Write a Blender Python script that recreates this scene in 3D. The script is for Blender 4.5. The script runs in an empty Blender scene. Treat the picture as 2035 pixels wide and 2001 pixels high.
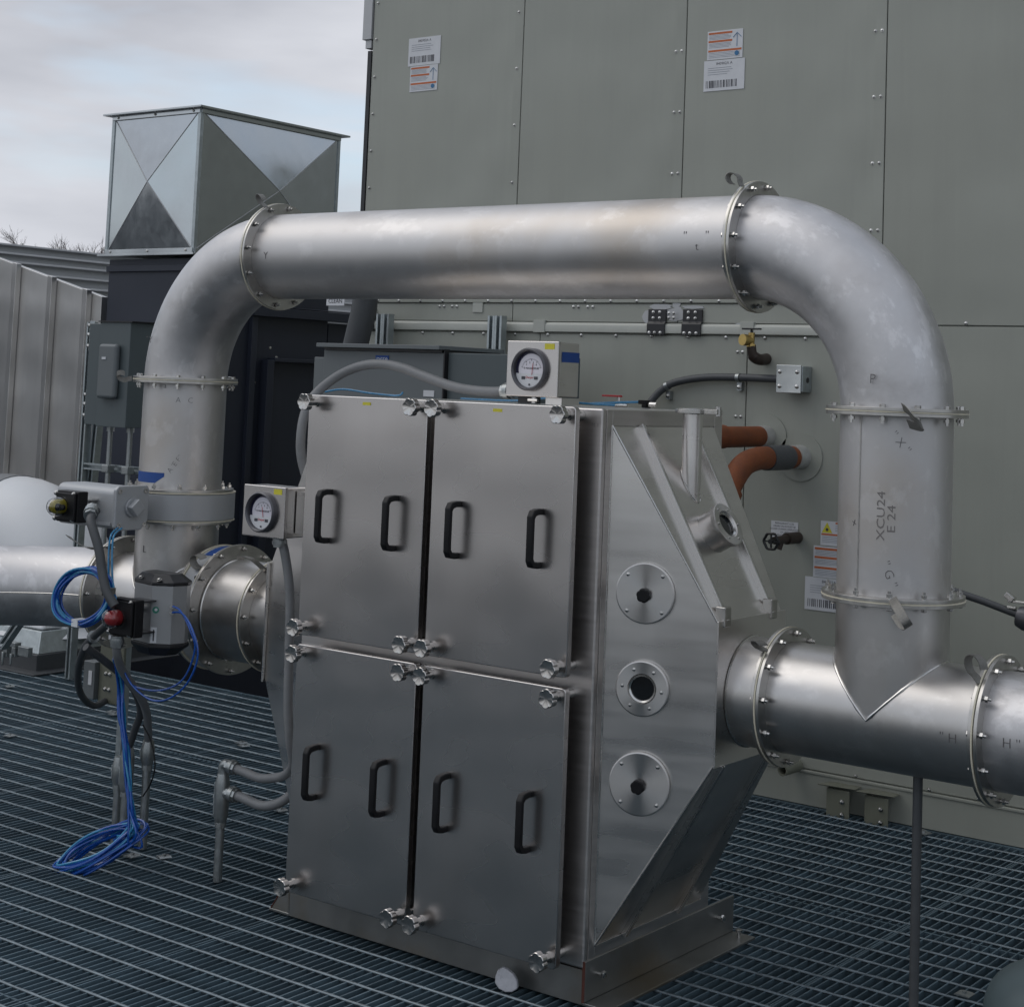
import bpy, math, random
from math import sin, cos, pi, radians, hypot, sqrt, atan2
from mathutils import Vector, Matrix
random.seed(7)
scn = bpy.context.scene
COL = scn.collection
# ------------------------------------------------------------------ camera
YAW, PITCH, ROLL = radians(36.15208), radians(4.67259), radians(2.20136)
fw = Vector((-sin(YAW)*cos(PITCH), cos(YAW)*cos(PITCH), sin(PITCH)))
r0 = Vector((cos(YAW), sin(YAW), 0)); u0 = r0.cross(fw)
rt = cos(ROLL)*r0 + sin(ROLL)*u0; up = -sin(ROLL)*r0 + cos(ROLL)*u0
cd = bpy.data.cameras.new('camera'); cam = bpy.data.objects.new('camera', cd); COL.objects.link(cam)
cd.sensor_width = 36; cd.sensor_fit = 'HORIZONTAL'
cd.lens = 3293.935/2035*36; cd.shift_x = -(1091.442-1017.5)/2035; cd.shift_y = (498.179-1000.5)/2035
cd.clip_start = 0.05; cd.clip_end = 400
mw = Matrix((rt, up, -fw)).transposed().to_4x4(); mw.translation = (0, 0, 1.65)
cam.matrix_world = mw; scn.camera = cam
# ------------------------------------------------------------------ sky, sun, exposure
W = bpy.data.worlds.new('World'); scn.world = W; W.use_nodes = True
wn = W.node_tree; wn.nodes.clear()
def N(t, **k):
    n = wn.nodes.new(t)
    for a, b in k.items(): setattr(n, a, b)
    return n
SUN_EL, SUN_AZ = radians(52), radians(238)      # azimuth measured from +y clockwise: the sun stands behind the camera's left
wo = N('ShaderNodeOutputWorld'); bg = N('ShaderNodeBackground'); bg.inputs['Strength'].default_value = 0.1
sky = N('ShaderNodeTexSky'); sky.sky_type = 'NISHITA'; sky.sun_disc = False
sky.sun_elevation = SUN_EL; sky.sun_rotation = SUN_AZ; sky.altitude = 100; sky.dust_density = 2
tc = N('ShaderNodeTexCoord'); mp = N('ShaderNodeMapping'); mp.inputs['Scale'].default_value = (1.0, 1.0, 3.6)
mp.inputs['Location'].default_value = (1.3, .45, .15)
n1 = N('ShaderNodeTexNoise'); n1.inputs['Scale'].default_value = 3.4; n1.inputs['Detail'].default_value = 5; n1.inputs['Roughness'].default_value = .5
n2 = N('ShaderNodeTexNoise'); n2.inputs['Scale'].default_value = 3.0; n2.inputs['Detail'].default_value = 4; n2.inputs['Distortion'].default_value = .3
mp2 = N('ShaderNodeMapping'); mp2.inputs['Scale'].default_value = (1.0, 1.0, 4.5); mp2.inputs['Location'].default_value = (4.1, 2.7, .9)
cr = N('ShaderNodeValToRGB'); cr.color_ramp.elements[0].position = .33; cr.color_ramp.elements[1].position = .66
cr.color_ramp.elements[0].color = (5.3, 5.5, 6.1, 1); cr.color_ramp.elements[1].color = (8.0, 8.2, 8.8, 1)
gp = N('ShaderNodeValToRGB'); gp.color_ramp.elements[0].position = .47; gp.color_ramp.elements[1].position = .64
gp.color_ramp.elements[0].color = (0, 0, 0, 1); gp.color_ramp.elements[1].color = (.9, .9, .9, 1)
blue = N('ShaderNodeMix', data_type='RGBA', blend_type='ADD'); blue.inputs[0].default_value = 1.0; blue.inputs[7].default_value = (3.2, 3.9, 4.4, 1)
mx = N('ShaderNodeMix', data_type='RGBA')
L = wn.links.new
L(tc.outputs['Generated'], mp.inputs[0]); L(tc.outputs['Generated'], mp2.inputs[0])
L(mp.outputs[0], n1.inputs['Vector']); L(mp2.outputs[0], n2.inputs['Vector'])
L(n1.outputs['Fac'], cr.inputs[0]); L(n2.outputs['Fac'], gp.inputs[0]); L(sky.outputs[0], blue.inputs[6])
L(gp.outputs[0], mx.inputs[0]); L(cr.outputs[0], mx.inputs[6]); L(blue.outputs[2], mx.inputs[7])
L(mx.outputs[2], bg.inputs['Color']); L(bg.outputs[0], wo.inputs[0])
sd = bpy.data.lights.new('sun', 'SUN'); sd.energy = 0.6; sd.angle = radians(45); sd.color = (1, .97, .92)
sun = bpy.data.objects.new('sun', sd); COL.objects.link(sun)
sdir = Vector((sin(SUN_AZ)*cos(SUN_EL), cos(SUN_AZ)*cos(SUN_EL), sin(SUN_EL)))
sun.rotation_euler = sdir.to_track_quat('Z', 'Y').to_euler()
vs = scn.view_settings; vs.view_transform = 'Standard'; vs.look = 'None'; vs.gamma = 1; vs.use_curve_mapping = False
vs.exposure = -0.1
# ------------------------------------------------------------------ materials
def mat(name, col, rough=.5, metal=0., var=.12, scale=8., bump=0., bscale=200., stretch=(1, 1, 1), rvar=.08, stain=None, stain_scale=2., stain_amt=.5, spec=.5, emit=None, alpha=None, coat=0, streak=0, scuff=0, orand=0, buckle=0, det=6):
    m = bpy.data.materials.new(name); m.use_nodes = True; t = m.node_tree; b = t.nodes['Principled BSDF']
    b.inputs['Metallic'].default_value = metal; b.inputs['Specular IOR Level'].default_value = spec
    tcn = t.nodes.new('ShaderNodeTexCoord'); mpn = t.nodes.new('ShaderNodeMapping'); mpn.inputs['Scale'].default_value = stretch
    t.links.new(tcn.outputs['Object'], mpn.inputs[0])
    nz = t.nodes.new('ShaderNodeTexNoise'); nz.inputs['Scale'].default_value = scale; nz.inputs['Detail'].default_value = det; nz.inputs['Roughness'].default_value = .6
    t.links.new(mpn.outputs[0], nz.inputs['Vector'])
    r = t.nodes.new('ShaderNodeMapRange'); r.inputs[1].default_value = .25; r.inputs[2].default_value = .75
    r.inputs[3].default_value = 1-var; r.inputs[4].default_value = 1+var
    t.links.new(nz.outputs['Fac'], r.inputs[0])
    mul = t.nodes.new('ShaderNodeMix'); mul.data_type = 'RGBA'; mul.blend_type = 'MULTIPLY'; mul.inputs[0].default_value = 1
    mul.inputs[6].default_value = (*col, 1); t.links.new(r.outputs[0], mul.inputs[7])
    out = mul.outputs[2]
    if stain:
        ns = t.nodes.new('ShaderNodeTexNoise'); ns.inputs['Scale'].default_value = stain_scale; ns.inputs['Detail'].default_value = min(det, 5)
        t.links.new(tcn.outputs['Object'], ns.inputs['Vector'])
        rs = t.nodes.new('ShaderNodeMapRange'); rs.inputs[1].default_value = .52; rs.inputs[2].default_value = .72; rs.inputs[4].default_value = stain_amt
        t.links.new(ns.outputs['Fac'], rs.inputs[0])
        mm = t.nodes.new('ShaderNodeMix'); mm.data_type = 'RGBA'; t.links.new(rs.outputs[0], mm.inputs[0]); t.links.new(out, mm.inputs[6]); mm.inputs[7].default_value = (*stain, 1)
        out = mm.outputs[2]
    def layer(out, sc, st, lo, hi, amt, colr, det=6, off=0):
        m2 = t.nodes.new('ShaderNodeMapping'); m2.inputs['Scale'].default_value = st; m2.inputs['Location'].default_value = (off, off*.7, off*.3); t.links.new(tcn.outputs['Object'], m2.inputs[0])
        q = t.nodes.new('ShaderNodeTexNoise'); q.inputs['Scale'].default_value = sc; q.inputs['Detail'].default_value = det; q.inputs['Roughness'].default_value = .65; t.links.new(m2.outputs[0], q.inputs['Vector'])
        w_ = t.nodes.new('ShaderNodeMapRange'); w_.inputs[1].default_value = lo; w_.inputs[2].default_value = hi; w_.inputs[4].default_value = amt; t.links.new(q.outputs['Fac'], w_.inputs[0])
        x_ = t.nodes.new('ShaderNodeMix'); x_.data_type = 'RGBA'; t.links.new(w_.outputs[0], x_.inputs[0]); t.links.new(out, x_.inputs[6]); x_.inputs[7].default_value = (*colr, 1); return x_.outputs[2]
    if orand:
        oi = t.nodes.new('ShaderNodeObjectInfo'); mr = t.nodes.new('ShaderNodeMapRange'); mr.inputs[3].default_value = 1-orand; mr.inputs[4].default_value = 1+orand; t.links.new(oi.outputs['Random'], mr.inputs[0])
        xm = t.nodes.new('ShaderNodeMix'); xm.data_type = 'RGBA'; xm.blend_type = 'MULTIPLY'; xm.inputs[0].default_value = 1; t.links.new(out, xm.inputs[6]); t.links.new(mr.outputs[0], xm.inputs[7]); out = xm.outputs[2]
    if streak: out = layer(out, 1.0, (9, 9, .5), .50, .75, streak, tuple(c*.62 for c in col), det=min(det, 6), off=3); out = layer(out, 1.0, (14, 14, .8), .56, .70, streak*.6, tuple(min(1, c*1.35) for c in col), det=min(det, 6), off=7)
    if scuff: out = layer(out, 9, (1, 2.5, 1), .54, .62, scuff, tuple(min(1, c*1.3) for c in col), 9, 5); out = layer(out, 3.2, (1, 1, 1.6), .56, .68, scuff*.8, (col[0]*.66, col[1]*.64, col[2]*.62), 8, 11)
    t.links.new(out, b.inputs['Base Color'])
    r2 = t.nodes.new('ShaderNodeMapRange'); r2.inputs[1].default_value = .25; r2.inputs[2].default_value = .75
    r2.inputs[3].default_value = max(0, rough-rvar); r2.inputs[4].default_value = rough+rvar
    t.links.new(nz.outputs['Fac'], r2.inputs[0]); t.links.new(r2.outputs[0], b.inputs['Roughness'])
    if bump:
        nb = t.nodes.new('ShaderNodeTexNoise'); nb.inputs['Scale'].default_value = bscale; nb.inputs['Detail'].default_value = 3
        t.links.new(mpn.outputs[0], nb.inputs['Vector'])
        bn = t.nodes.new('ShaderNodeBump'); bn.inputs['Strength'].default_value = bump; bn.inputs['Distance'].default_value = .002
        t.links.new(nb.outputs['Fac'], bn.inputs['Height']); t.links.new(bn.outputs[0], b.inputs['Normal'])
    if buckle:
        nb2 = t.nodes.new('ShaderNodeTexNoise'); nb2.inputs['Scale'].default_value = 2.1; nb2.inputs['Detail'].default_value = 1
        t.links.new(tcn.outputs['Object'], nb2.inputs['Vector']); b2 = t.nodes.new('ShaderNodeBump'); b2.inputs['Distance'].default_value = buckle; b2.inputs['Strength'].default_value = 1
        t.links.new(nb2.outputs['Fac'], b2.inputs['Height'])
        if b.inputs['Normal'].is_linked: t.links.new(b.inputs['Normal'].links[0].from_socket, b2.inputs['Normal'])
        t.links.new(b2.outputs[0], b.inputs['Normal'])
    if alpha is not None:
        b.inputs['Transmission Weight'].default_value = alpha; b.inputs['IOR'].default_value = 1.45
    if coat: b.inputs['Coat Weight'].default_value = coat
    if emit: b.inputs['Emission Color'].default_value = (*emit, 1); b.inputs['Emission Strength'].default_value = 1
    return m
M = {}
M['door'] = mat('brushed_steel_door', (.57, .545, .53), .27, 1, .04, 3, 0, 2, (1, 1, 2), .03, stain=(.46, .43, .41), stain_scale=2.2, stain_amt=.5, streak=0.1, buckle=.012, det=1.5)
M['polish'] = mat('polished_steel_frame', (.58, .55, .53), .38, 1, .06, 4, 0, 14, (1, 1, 20), .05, det=1.5)
M['steel'] = mat('brushed_steel_hopper', (.72, .695, .67), .30, 1, .04, 3, 0, 6, (1, 1, 8), .05, stain=(.36, .345, .33), stain_scale=2.6, stain_amt=.4, streak=0.1, buckle=.008, det=1.5)
M['pipe'] = mat('pickled_steel_pipe', (.58, .565, .555), .50, 1, .06, 4, .03, 40, (1, 1, 1), .05, stain=(.50, .445, .385), stain_scale=2.4, stain_amt=.75, scuff=0.3)
M['elbow'] = mat('pickled_steel_elbow', (.565, .555, .555), .50, 1, .13, 9, .05, 30, (1, 1, 1), .08, stain=(.46, .44, .43), stain_scale=5, stain_amt=.5, scuff=0.55)
M['tee'] = mat('satin_steel_tee', (.56, .545, .53), .38, 1, .08, 5, .03, 30, (1, 1, 1), .05, stain=(.45, .42, .38), stain_scale=3, stain_amt=.45, scuff=0.3)
M['flange'] = mat('flange_steel', (.50, .485, .46), .33, 1, .12, 20, .1, 90, scuff=0.35)
M['bolt'] = mat('bolt_steel', (.55, .54, .52), .25, 1, .15, 60, orand=.2)
M['gasket'] = mat('cream_gasket', (.62, .58, .46), .7, 0, .15, 20)
M['strap'] = mat('braided_bonding_strap', (.22, .215, .20), .5, .8, .2, 150, .6, 500)
M['turned'] = mat('turned_steel_cover', (.60, .59, .57), .26, 1, .04, 10)
M['lathe'] = mat('radially_turned_steel', (.60, .585, .565), .34, 1, .03, 10, rvar=.02)
_t = M['lathe'].node_tree; _b = _t.nodes['Principled BSDF']; _b.inputs['Anisotropic'].default_value = .9; _tn = _t.nodes.new('ShaderNodeTangent'); _tn.direction_type = 'RADIAL'; _tn.axis = 'Z'
_t.links.new(_tn.outputs[0], _b.inputs['Tangent'])
M['blk'] = mat('black_plastic', (.005, .005, .006), .5, 0, .2, 30, .1, 200, spec=.3)
M['blkmetal'] = mat('black_paint', (.014, .014, .016), .35, 0, .2, 20)
M['wall'] = mat('sage_grey_cladding', (.315, .325, .285), .42, 0, .035, 2.5, .05, 300, rvar=.05, stain=(.28, .285, .245), stain_scale=.9, stain_amt=.5, streak=.16, orand=.035, buckle=.02)
M['trimLit'] = mat('sage_grey_trim_lit', (.40, .41, .37), .38, 0, .08, 6, .05, 100)  # paler than the cladding: the rail's highlight is put into this colour
M['lug'] = mat('olive_primer', (.15, .155, .12), .5, 0, .15, 9)
M['navy'] = mat('navy_grey_duct_paint', (.022, .027, .042), .5, 0, .12, 2, .1, 60, rvar=.08, streak=0.3, buckle=.012)
M['galv'] = mat('galvanised_sheet', (.47, .495, .51), .17, 1, .06, 10, .01, 30, rvar=.06, buckle=.008)
M['galvD'] = mat('galvanised_strut', (.42, .46, .47), .42, .85, .18, 30, .2, 120)
M['ductS'] = mat('stainless_ribbed_duct', (.60, .585, .565), .40, 1, .06, 2, .10, 3, (1, 1, .6), .06, streak=0.2, orand=.06, buckle=.03)
M['grate'] = mat('galvanised_grating_bar', (.12, .175, .21), .5, .4, .25, 9, .1, 80, stain=(.06, .09, .11), stain_scale=1.5, stain_amt=.6, orand=.22)
M['knob'] = mat('cast_steel_knob', (.54, .52, .50), .22, 1, .06, 40)
M['rod'] = mat('galvanised_grating_rod', (.20, .24, .265), .5, .5, .35, 30, .1, 80)
M['roof'] = mat('dark_roof_membrane', (.018, .022, .025), .8, 0, .25, 3)
M['white'] = mat('white_fibreglass', (.68, .69, .70), .42, 0, .04, 3)
M['paper'] = mat('label_paper', (.62, .63, .65), .6, 0, .06, 20)
M['orange'] = mat('print_orange', (.50, .13, .04), .6)
M['ink'] = mat('print_ink', (.06, .06, .07), .6)
M['grey'] = mat('print_grey', (.28, .30, .34), .6)
M['blueink'] = mat('print_blue', (.04, .16, .32), .6)
M['yellow'] = mat('yellow_tag', (.62, .56, .04), .5)
M['tape'] = mat('blue_masking_tape', (.012, .06, .25), .6, 0, .1, 60, .2, 200)
M['rust'] = mat('rust_primer_pipe', (.17, .048, .014), .72, 0, .3, 14, .3, 80, stain=(.08, .03, .015), stain_scale=9, stain_amt=.6)
M['collar'] = mat('grey_sealant_collar', (.36, .36, .34), .6, 0, .15, 30)
M['brass'] = mat('brass', (.50, .36, .13), .35, .9, .15, 40)
M['bronze'] = mat('oxidised_iron', (.045, .033, .027), .5, .3, .3, 60)
M['cast'] = mat('cast_aluminium_grey', (.40, .41, .42), .45, .35, .05, 10, .1, 200)
M['alu'] = mat('anodised_grey_body', (.34, .345, .35), .42, .5, .04, 10, .03, 100)
M['conduit'] = mat('grey_liquidtight_conduit', (.19, .195, .20), .5, 0, .1, 30)
M['conduitD'] = mat('dark_liquidtight_conduit', (.06, .064, .068), .5, 0, .1, 30)
M['pipegalv'] = mat('galvanised_conduit', (.36, .38, .38), .38, .85, .15, 40, .2, 150)
M['bluetube'] = mat('blue_poly_tube', (.007, .07, .33), .25, 0, .15, 40, spec=.7)
M['bluelight'] = mat('pale_blue_poly_tube', (.03, .22, .42), .25, 0, .15, 40, spec=.7)
M['green'] = mat('green_sticker', (.02, .20, .14), .4)
M['red'] = mat('red_plastic', (.45, .02, .025), .35, 0, .1, 20)
M['domey'] = mat('yellow_black_indicator', (.32, .27, .02), .25, 0, .1, 20)
M['glass'] = mat('clear_dome', (.9, .9, .9), .05, 0, 0, 5, rvar=0, alpha=1)
M['glassdark'] = mat('dark_sight_glass', (.006, .007, .008), .06, 0, 0, 5, rvar=.0, spec=.8)
M['bezel'] = mat('gauge_bezel_grey', (.10, .10, .11), .35, .4, .05, 20)
M['dial'] = mat('gauge_dial', (.66, .64, .70), .35, 0, .03, 20, coat=1)
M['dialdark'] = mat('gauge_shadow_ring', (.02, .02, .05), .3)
M['encl'] = mat('grey_painted_enclosure', (.135, .15, .155), .42, 0, .05, 6)
M['enclD'] = mat('disconnect_enclosure_grey', (.085, .105, .11), .45, 0, .05, 6)
M['pcream'] = mat('pale_cladding', (.45, .455, .46), .5, .3, .1, 3)
M['farsteel'] = mat('far_cladding', (.36, .37, .38), .45, .5, .12, 2)
M['basep'] = mat('base_channel_steel', (.30, .30, .29), .42, .9, .12, 6, .1, 60, stain=(.22, .15, .06), stain_scale=2.4, stain_amt=.7)
M['rustred'] = mat('rusty_cut_edge', (.09, .028, .018), .8, 0, .3, 30)
M['bark'] = mat('bare_twig_bark', (.07, .055, .05), .9)
M['teal'] = mat('grey_green_plastic', (.10, .135, .14), .5, 0, .08, 8)
M['ice'] = mat('milky_plastic_scrap', (.30, .31, .34), .3, 0, .2, 40, .4, 60)
M['stencil'] = mat('stencil_ink', (.20, .185, .175), .6)
M['pen'] = mat('faded_pen', (.10, .095, .095), .6)
# ------------------------------------------------------------------ mesh helpers
class G:
    def __init__(s): s.v = []; s.f = []
    def add(s, vs, fs):
        n = len(s.v); s.v += [tuple(v) for v in vs]; s.f += [tuple(i+n for i in f) for f in fs]; return s
    def box(s, a, b, R=None, c=None):
        x0, y0, z0 = a; x1, y1, z1 = b
        vs = [Vector(p) for p in ((x0,y0,z0),(x1,y0,z0),(x1,y1,z0),(x0,y1,z0),(x0,y0,z1),(x1,y0,z1),(x1,y1,z1),(x0,y1,z1))]
        if R is not None:
            cc = Vector(c) if c else (vs[0]+vs[6])/2
            vs = [R @ (v-cc) + cc for v in vs]
        return s.add(vs, [(3,2,1,0),(4,5,6,7),(0,1,5,4),(1,2,6,5),(2,3,7,6),(3,0,4,7)])
    def hexa(s, vs): return s.add(vs, [(3,2,1,0),(4,5,6,7),(0,1,5,4),(1,2,6,5),(2,3,7,6),(3,0,4,7)])
    def prism(s, poly, d):
        n = len(poly); d = Vector(d); vs = [Vector(p) for p in poly]; vs += [p+d for p in vs[:n]]
        fs = [tuple(range(n-1, -1, -1)), tuple(range(n, 2*n))] + [(i, (i+1) % n, n+(i+1) % n, n+i) for i in range(n)]
        return s.add(vs, fs)
    def tube(s, path, r, n=12, caps=True, closed=False):
        P_ = [Vector(p) for p in path]; m = len(P_); rs = r if isinstance(r, (list, tuple)) else [r]*m
        T = []
        for i in range(m):
            a = P_[i-1] if (i > 0 or closed) else P_[i]; b = P_[(i+1) % m] if (i < m-1 or closed) else P_[i]
            T.append((b-a).normalized())
        u = T[0].orthogonal().normalized(); vs = []
        for i in range(m):
            u = (u - T[i]*u.dot(T[i])).normalized(); w = T[i].cross(u)
            for k in range(n):
                a = 2*pi*k/n; vs.append(P_[i] + (u*cos(a)+w*sin(a))*rs[i])
        fs = []
        for i in range(m if closed else m-1):
            j = (i+1) % m
            for k in range(n):
                l = (k+1) % n; fs.append((i*n+k, i*n+l, j*n+l, j*n+k))
        if caps and not closed: fs.append(tuple(range(n-1, -1, -1))); fs.append(tuple((m-1)*n+k for k in range(n)))
        return s.add(vs, fs)
    def cyl(s, a, b, r, n=24, caps=True, r2=None): return s.tube([a, b], [r, r if r2 is None else r2], n, caps)
    def lathe(s, prof, o, ax, n=32, lobes=0, amp=0, closed=False):
        o = Vector(o); ax = Vector(ax).normalized(); u = ax.orthogonal().normalized(); w = ax.cross(u); vs = []; m = len(prof)
        for (r, h) in prof:
            for k in range(n):
                a = 2*pi*k/n; q = r*(1+amp*(2*abs(cos(lobes*a/2))**.7-1.1)) if lobes else r
                vs.append(o + ax*h + (u*cos(a)+w*sin(a))*max(q, 1e-5))
        fs = [(i*n+k, i*n+(k+1) % n, ((i+1) % m)*n+(k+1) % n, ((i+1) % m)*n+k) for i in range(m if closed else m-1) for k in range(n)]
        return s.add(vs, fs)
    def ring(s, o, ax, ri, ro, t, n=48): return s.lathe([(ri, 0), (ro, 0), (ro, t), (ri, t)], o, ax, n, closed=True)
    def ribbon(s, path, wv, w, t=.002):
        P_ = [Vector(p) for p in path]; wv = Vector(wv).normalized()*w/2; vs = []; m = len(P_)
        for i, p in enumerate(P_):
            d = (P_[min(i+1, m-1)]-P_[max(i-1, 0)]).normalized(); nn = d.cross(wv).normalized()*t/2
            vs += [p-wv-nn, p+wv-nn, p+wv+nn, p-wv+nn]
        fs = [(i*4+k, i*4+(k+1) % 4, i*4+4+(k+1) % 4, i*4+4+k) for i in range(m-1) for k in range(4)]
        fs += [(3, 2, 1, 0), tuple(4*(m-1)+k for k in range(4))]
        return s.add(vs, fs)
WM = {}
def smoothpath(pts, k=8, closed=False):
    P_ = [Vector(p) for p in pts]; out = []; m = len(P_)
    for i in range(m if closed else m-1):
        a = P_[(i-1) % m] if (closed or i > 0) else P_[0]; b = P_[i]; c = P_[(i+1) % m]; d = P_[(i+2) % m] if (closed or i < m-2) else P_[-1]
        for j in range(k):
            t = j/k; out.append(.5*((2*b)+(c-a)*t+(2*a-5*b+4*c-d)*t*t+(3*b-a-3*c+d)*t**3))
    if not closed: out.append(P_[-1])
    return out
def mesh(g, name, m, ang=35):
    """mesh with its origin at its own middle; returns (mesh, centre)"""
    vs = [Vector(v) for v in g.v]
    c = Vector([(min(v[i] for v in vs)+max(v[i] for v in vs))/2 for i in range(3)])
    me = bpy.data.meshes.new(name); me.from_pydata([v-c for v in vs], [], g.f)
    me.materials.append(m); me.validate()
    import bmesh
    bm = bmesh.new(); bm.from_mesh(me); bmesh.ops.recalc_face_normals(bm, faces=bm.faces); bm.to_mesh(me); bm.free()
    for p in me.polygons: p.use_smooth = True
    me.set_sharp_from_angle(angle=radians(ang))
    return me, c
def put(name, me, parent, Mw, kind=None, label=None):
    o = bpy.data.objects.new(name, me); COL.objects.link(o)
    if parent is not None: o.parent = parent; o.matrix_basis = WM[parent.name].inverted() @ Mw
    else: o.matrix_basis = Mw
    WM[o.name] = Mw
    if kind: o['kind'] = kind
    if label: o['label'] = label
    return o
def part(name, g, m, parent, bevel=0, ang=35, kind=None, label=None, segs=2):
    me, c = mesh(g, name, m, ang); o = put(name, me, parent, Matrix.Translation(c), kind, label)
    if bevel:
        b = o.modifiers.new('bevel', 'BEVEL'); b.width = bevel; b.segments = segs; b.limit_method = 'ANGLE'; b.angle_limit = radians(40); b.harden_normals = True
    return o
def thing(name, loc, label, cat, group=None):
    o = bpy.data.objects.new(name, None); o.empty_display_size = .05; COL.objects.link(o)
    Mw = Matrix.Translation(loc); o.matrix_basis = Mw; WM[o.name] = Mw
    o['label'] = label; o['category'] = cat
    if group: o['group'] = group
    return o
def one(name, g, m, label, cat, group=None, bevel=0, ang=35):
    o = part(name, g, m, None, bevel, ang); o['label'] = label; o['category'] = cat
    if group: o['group'] = group
    return o
def frame(o, x, y):          # matrix with local x, y and z = x cross y at origin o
    x = Vector(x).normalized(); y = Vector(y).normalized(); z = x.cross(y); m = Matrix((x, y, z)).transposed().to_4x4(); m.translation = o; return m
def axis_frame(o, ax):       # local +z along ax
    ax = Vector(ax).normalized(); return frame(o, ax.orthogonal(), ax.cross(ax.orthogonal().normalized()))
def text(s, size, Mw, m, parent, name='printed_text', depth=.0006, wrap=None, align='CENTER', xs=1.0):
    cu = bpy.data.curves.new('t', 'FONT'); cu.body = s; cu.size = size; cu.extrude = depth/2; cu.align_x = align; cu.align_y = 'CENTER'; cu.resolution_u = 2; cu.offset = -.0006 if name == 'pen_mark' else 0
    to = bpy.data.objects.new('t', cu); COL.objects.link(to); dg = bpy.context.evaluated_depsgraph_get(); dg.update()
    me = bpy.data.meshes.new_from_object(to.evaluated_get(dg)); bpy.data.objects.remove(to); bpy.data.curves.remove(cu)
    me.name = name; me.materials.clear(); me.materials.append(m)
    for v in me.vertices: v.co.x *= xs
    if wrap:     # (axis point, axis dir, radius): bend flat text round a pipe
        c, ax, R_ = Vector(wrap[0]), Vector(wrap[1]).normalized(), wrap[2]
        for v in me.vertices:
            p = Mw @ v.co; q = p-c; h = q.dot(ax); r_ = q-ax*h
            o0 = Mw.translation-c; r0_ = (o0-ax*o0.dot(ax)).normalized(); tg = ax.cross(r0_)
            s_ = r_.dot(tg); a = s_/R_; np_ = c+ax*h+(r0_*cos(a)+tg*sin(a))*(R_+.0006+v.co.z)
            v.co = Mw.inverted() @ np_
    return put(name, me, parent, Mw)
def stroke(paths, r, m, parent, name='pen_mark', wrap=None):
    g = G()
    for p in paths: g.tube(p, r, 5)
    return part(name, g, m, parent)
FRONT = lambda x, y, z: frame((x, y, z), (1, 0, 0), (0, 0, 1))      # text reading on a face that looks towards -y
# shared little meshes
def hexbolt_g(r=.0085, grip=.026, nut=True):
    g = G(); n = 6
    g.lathe([(0, .0), (r, .0), (r, .007), (r*.7, .0085), (0, .0085)], (0, 0, grip/2), (0, 0, 1), 6)
    if nut:
        g.lathe([(0, 0), (r, 0), (r, -.008), (0, -.008)], (0, 0, -grip/2), (0, 0, 1), 6)
        g.cyl((0, 0, -grip/2-.016), (0, 0, grip/2), r*.5, 8)
    return g
boltM, _ = mesh(hexbolt_g(), 'bolt', M['bolt'], 30); bolt_c = _
bigM, big_c = mesh(hexbolt_g(.011, .03), 'bolt', M['bolt'], 30)
scrM, scr_c = mesh(G().lathe([(.0095, 0), (.0095, .002), (.0065, .0025), (.0065, .007), (.0045, .0085), (0, .0085)], (0, 0, 0), (0, 0, 1), 8), 'screw', M['bolt'], 40)
def inst(name, me, c, parent, o, ax, **k): return put(name, me, parent, axis_frame(o, ax) @ Matrix.Translation(c), **k)
# ------------------------------------------------------------------ ground
roof = part('roof_deck', G().box((-60, -40, -.75), (40, 60, -.55)), M['roof'], None, kind='structure')
gf = part('grating_floor', G().box((-9.95, 6.205, -.05), (2, 6.225, -.003)).box((-9.96, -1, -.05), (-9.93, 6.2, -.003)), M['grate'], None, kind='structure')
bar = mesh(G().box((-.0024, -1.0, -.032), (.0024, 6.20, -.002)), 'bearing_bar', M['grate'])
rest = G(); x = -9.9; k = 0
while x < 2:
    if -8.9 < x < -1.0 and k < 262: put('bearing_bar', bar[0], gf, Matrix.Translation((x, bar[1].y, bar[1].z))); k += 1
    else: rest.box((x-.0024, -1, -.032), (x+.0024, 6.2, -.002))
    x += .0302
part('far_bearing_bars', rest, M['grate'], gf, kind='stuff')
rg = G()       # twisted square rod
NT = 396; vs = []
for i in range(NT+1):
    a = i*pi/8; xx = -5.95+i*11.9/NT
    for q in range(4): vs.append((xx, .0047*cos(a+q*pi/2), .0047*sin(a+q*pi/2)))
rg.add(vs, [(i*4+q, i*4+(q+1) % 4, i*4+4+(q+1) % 4, i*4+4+q) for i in range(NT) for q in range(4)])
rod = mesh(rg, 'cross_rod', M['rod'], 180)
y = 6.223-.1039
while y > -1: put('cross_rod', rod[0], gf, Matrix.Translation((-4.0, y, -.0015))); y -= .1039
g = G()
for yy in (5.05, 3.95, 2.85):
    g.box((-9.9, yy-.004, -.035), (2, yy+.004, -.0035))
for xx in (-8.3, -7.38, -6.46, -5.54, -4.62, -3.70, -2.2, -1.28):
    g.box((xx-.012, -1, -.034), (xx-.006, 6.2, -.0015)); g.box((xx+.006, -1, -.034), (xx+.012, 6.2, -.0015))
part('panel_banding', g, M['grate'], gf)
g = G()
for yy in (5.6, 4.5, 3.4, 2.3): g.box((-9.9, yy-.05, -.24), (2, yy+.05, -.04))
part('support_beam', g, M['roof'], gf, kind='stuff')
cg = G().prism([(-.022, 0, .004), (-.014, 0, .0065), (.014, 0, .0065), (.022, 0, .004), (.022, 0, .002), (-.022, 0, .002)], (0, .042, 0)).cyl((0, .021, .002), (0, .021, .012), .007, 6)
clip = mesh(cg, 'grating_clip', M['pipegalv'])
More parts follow.
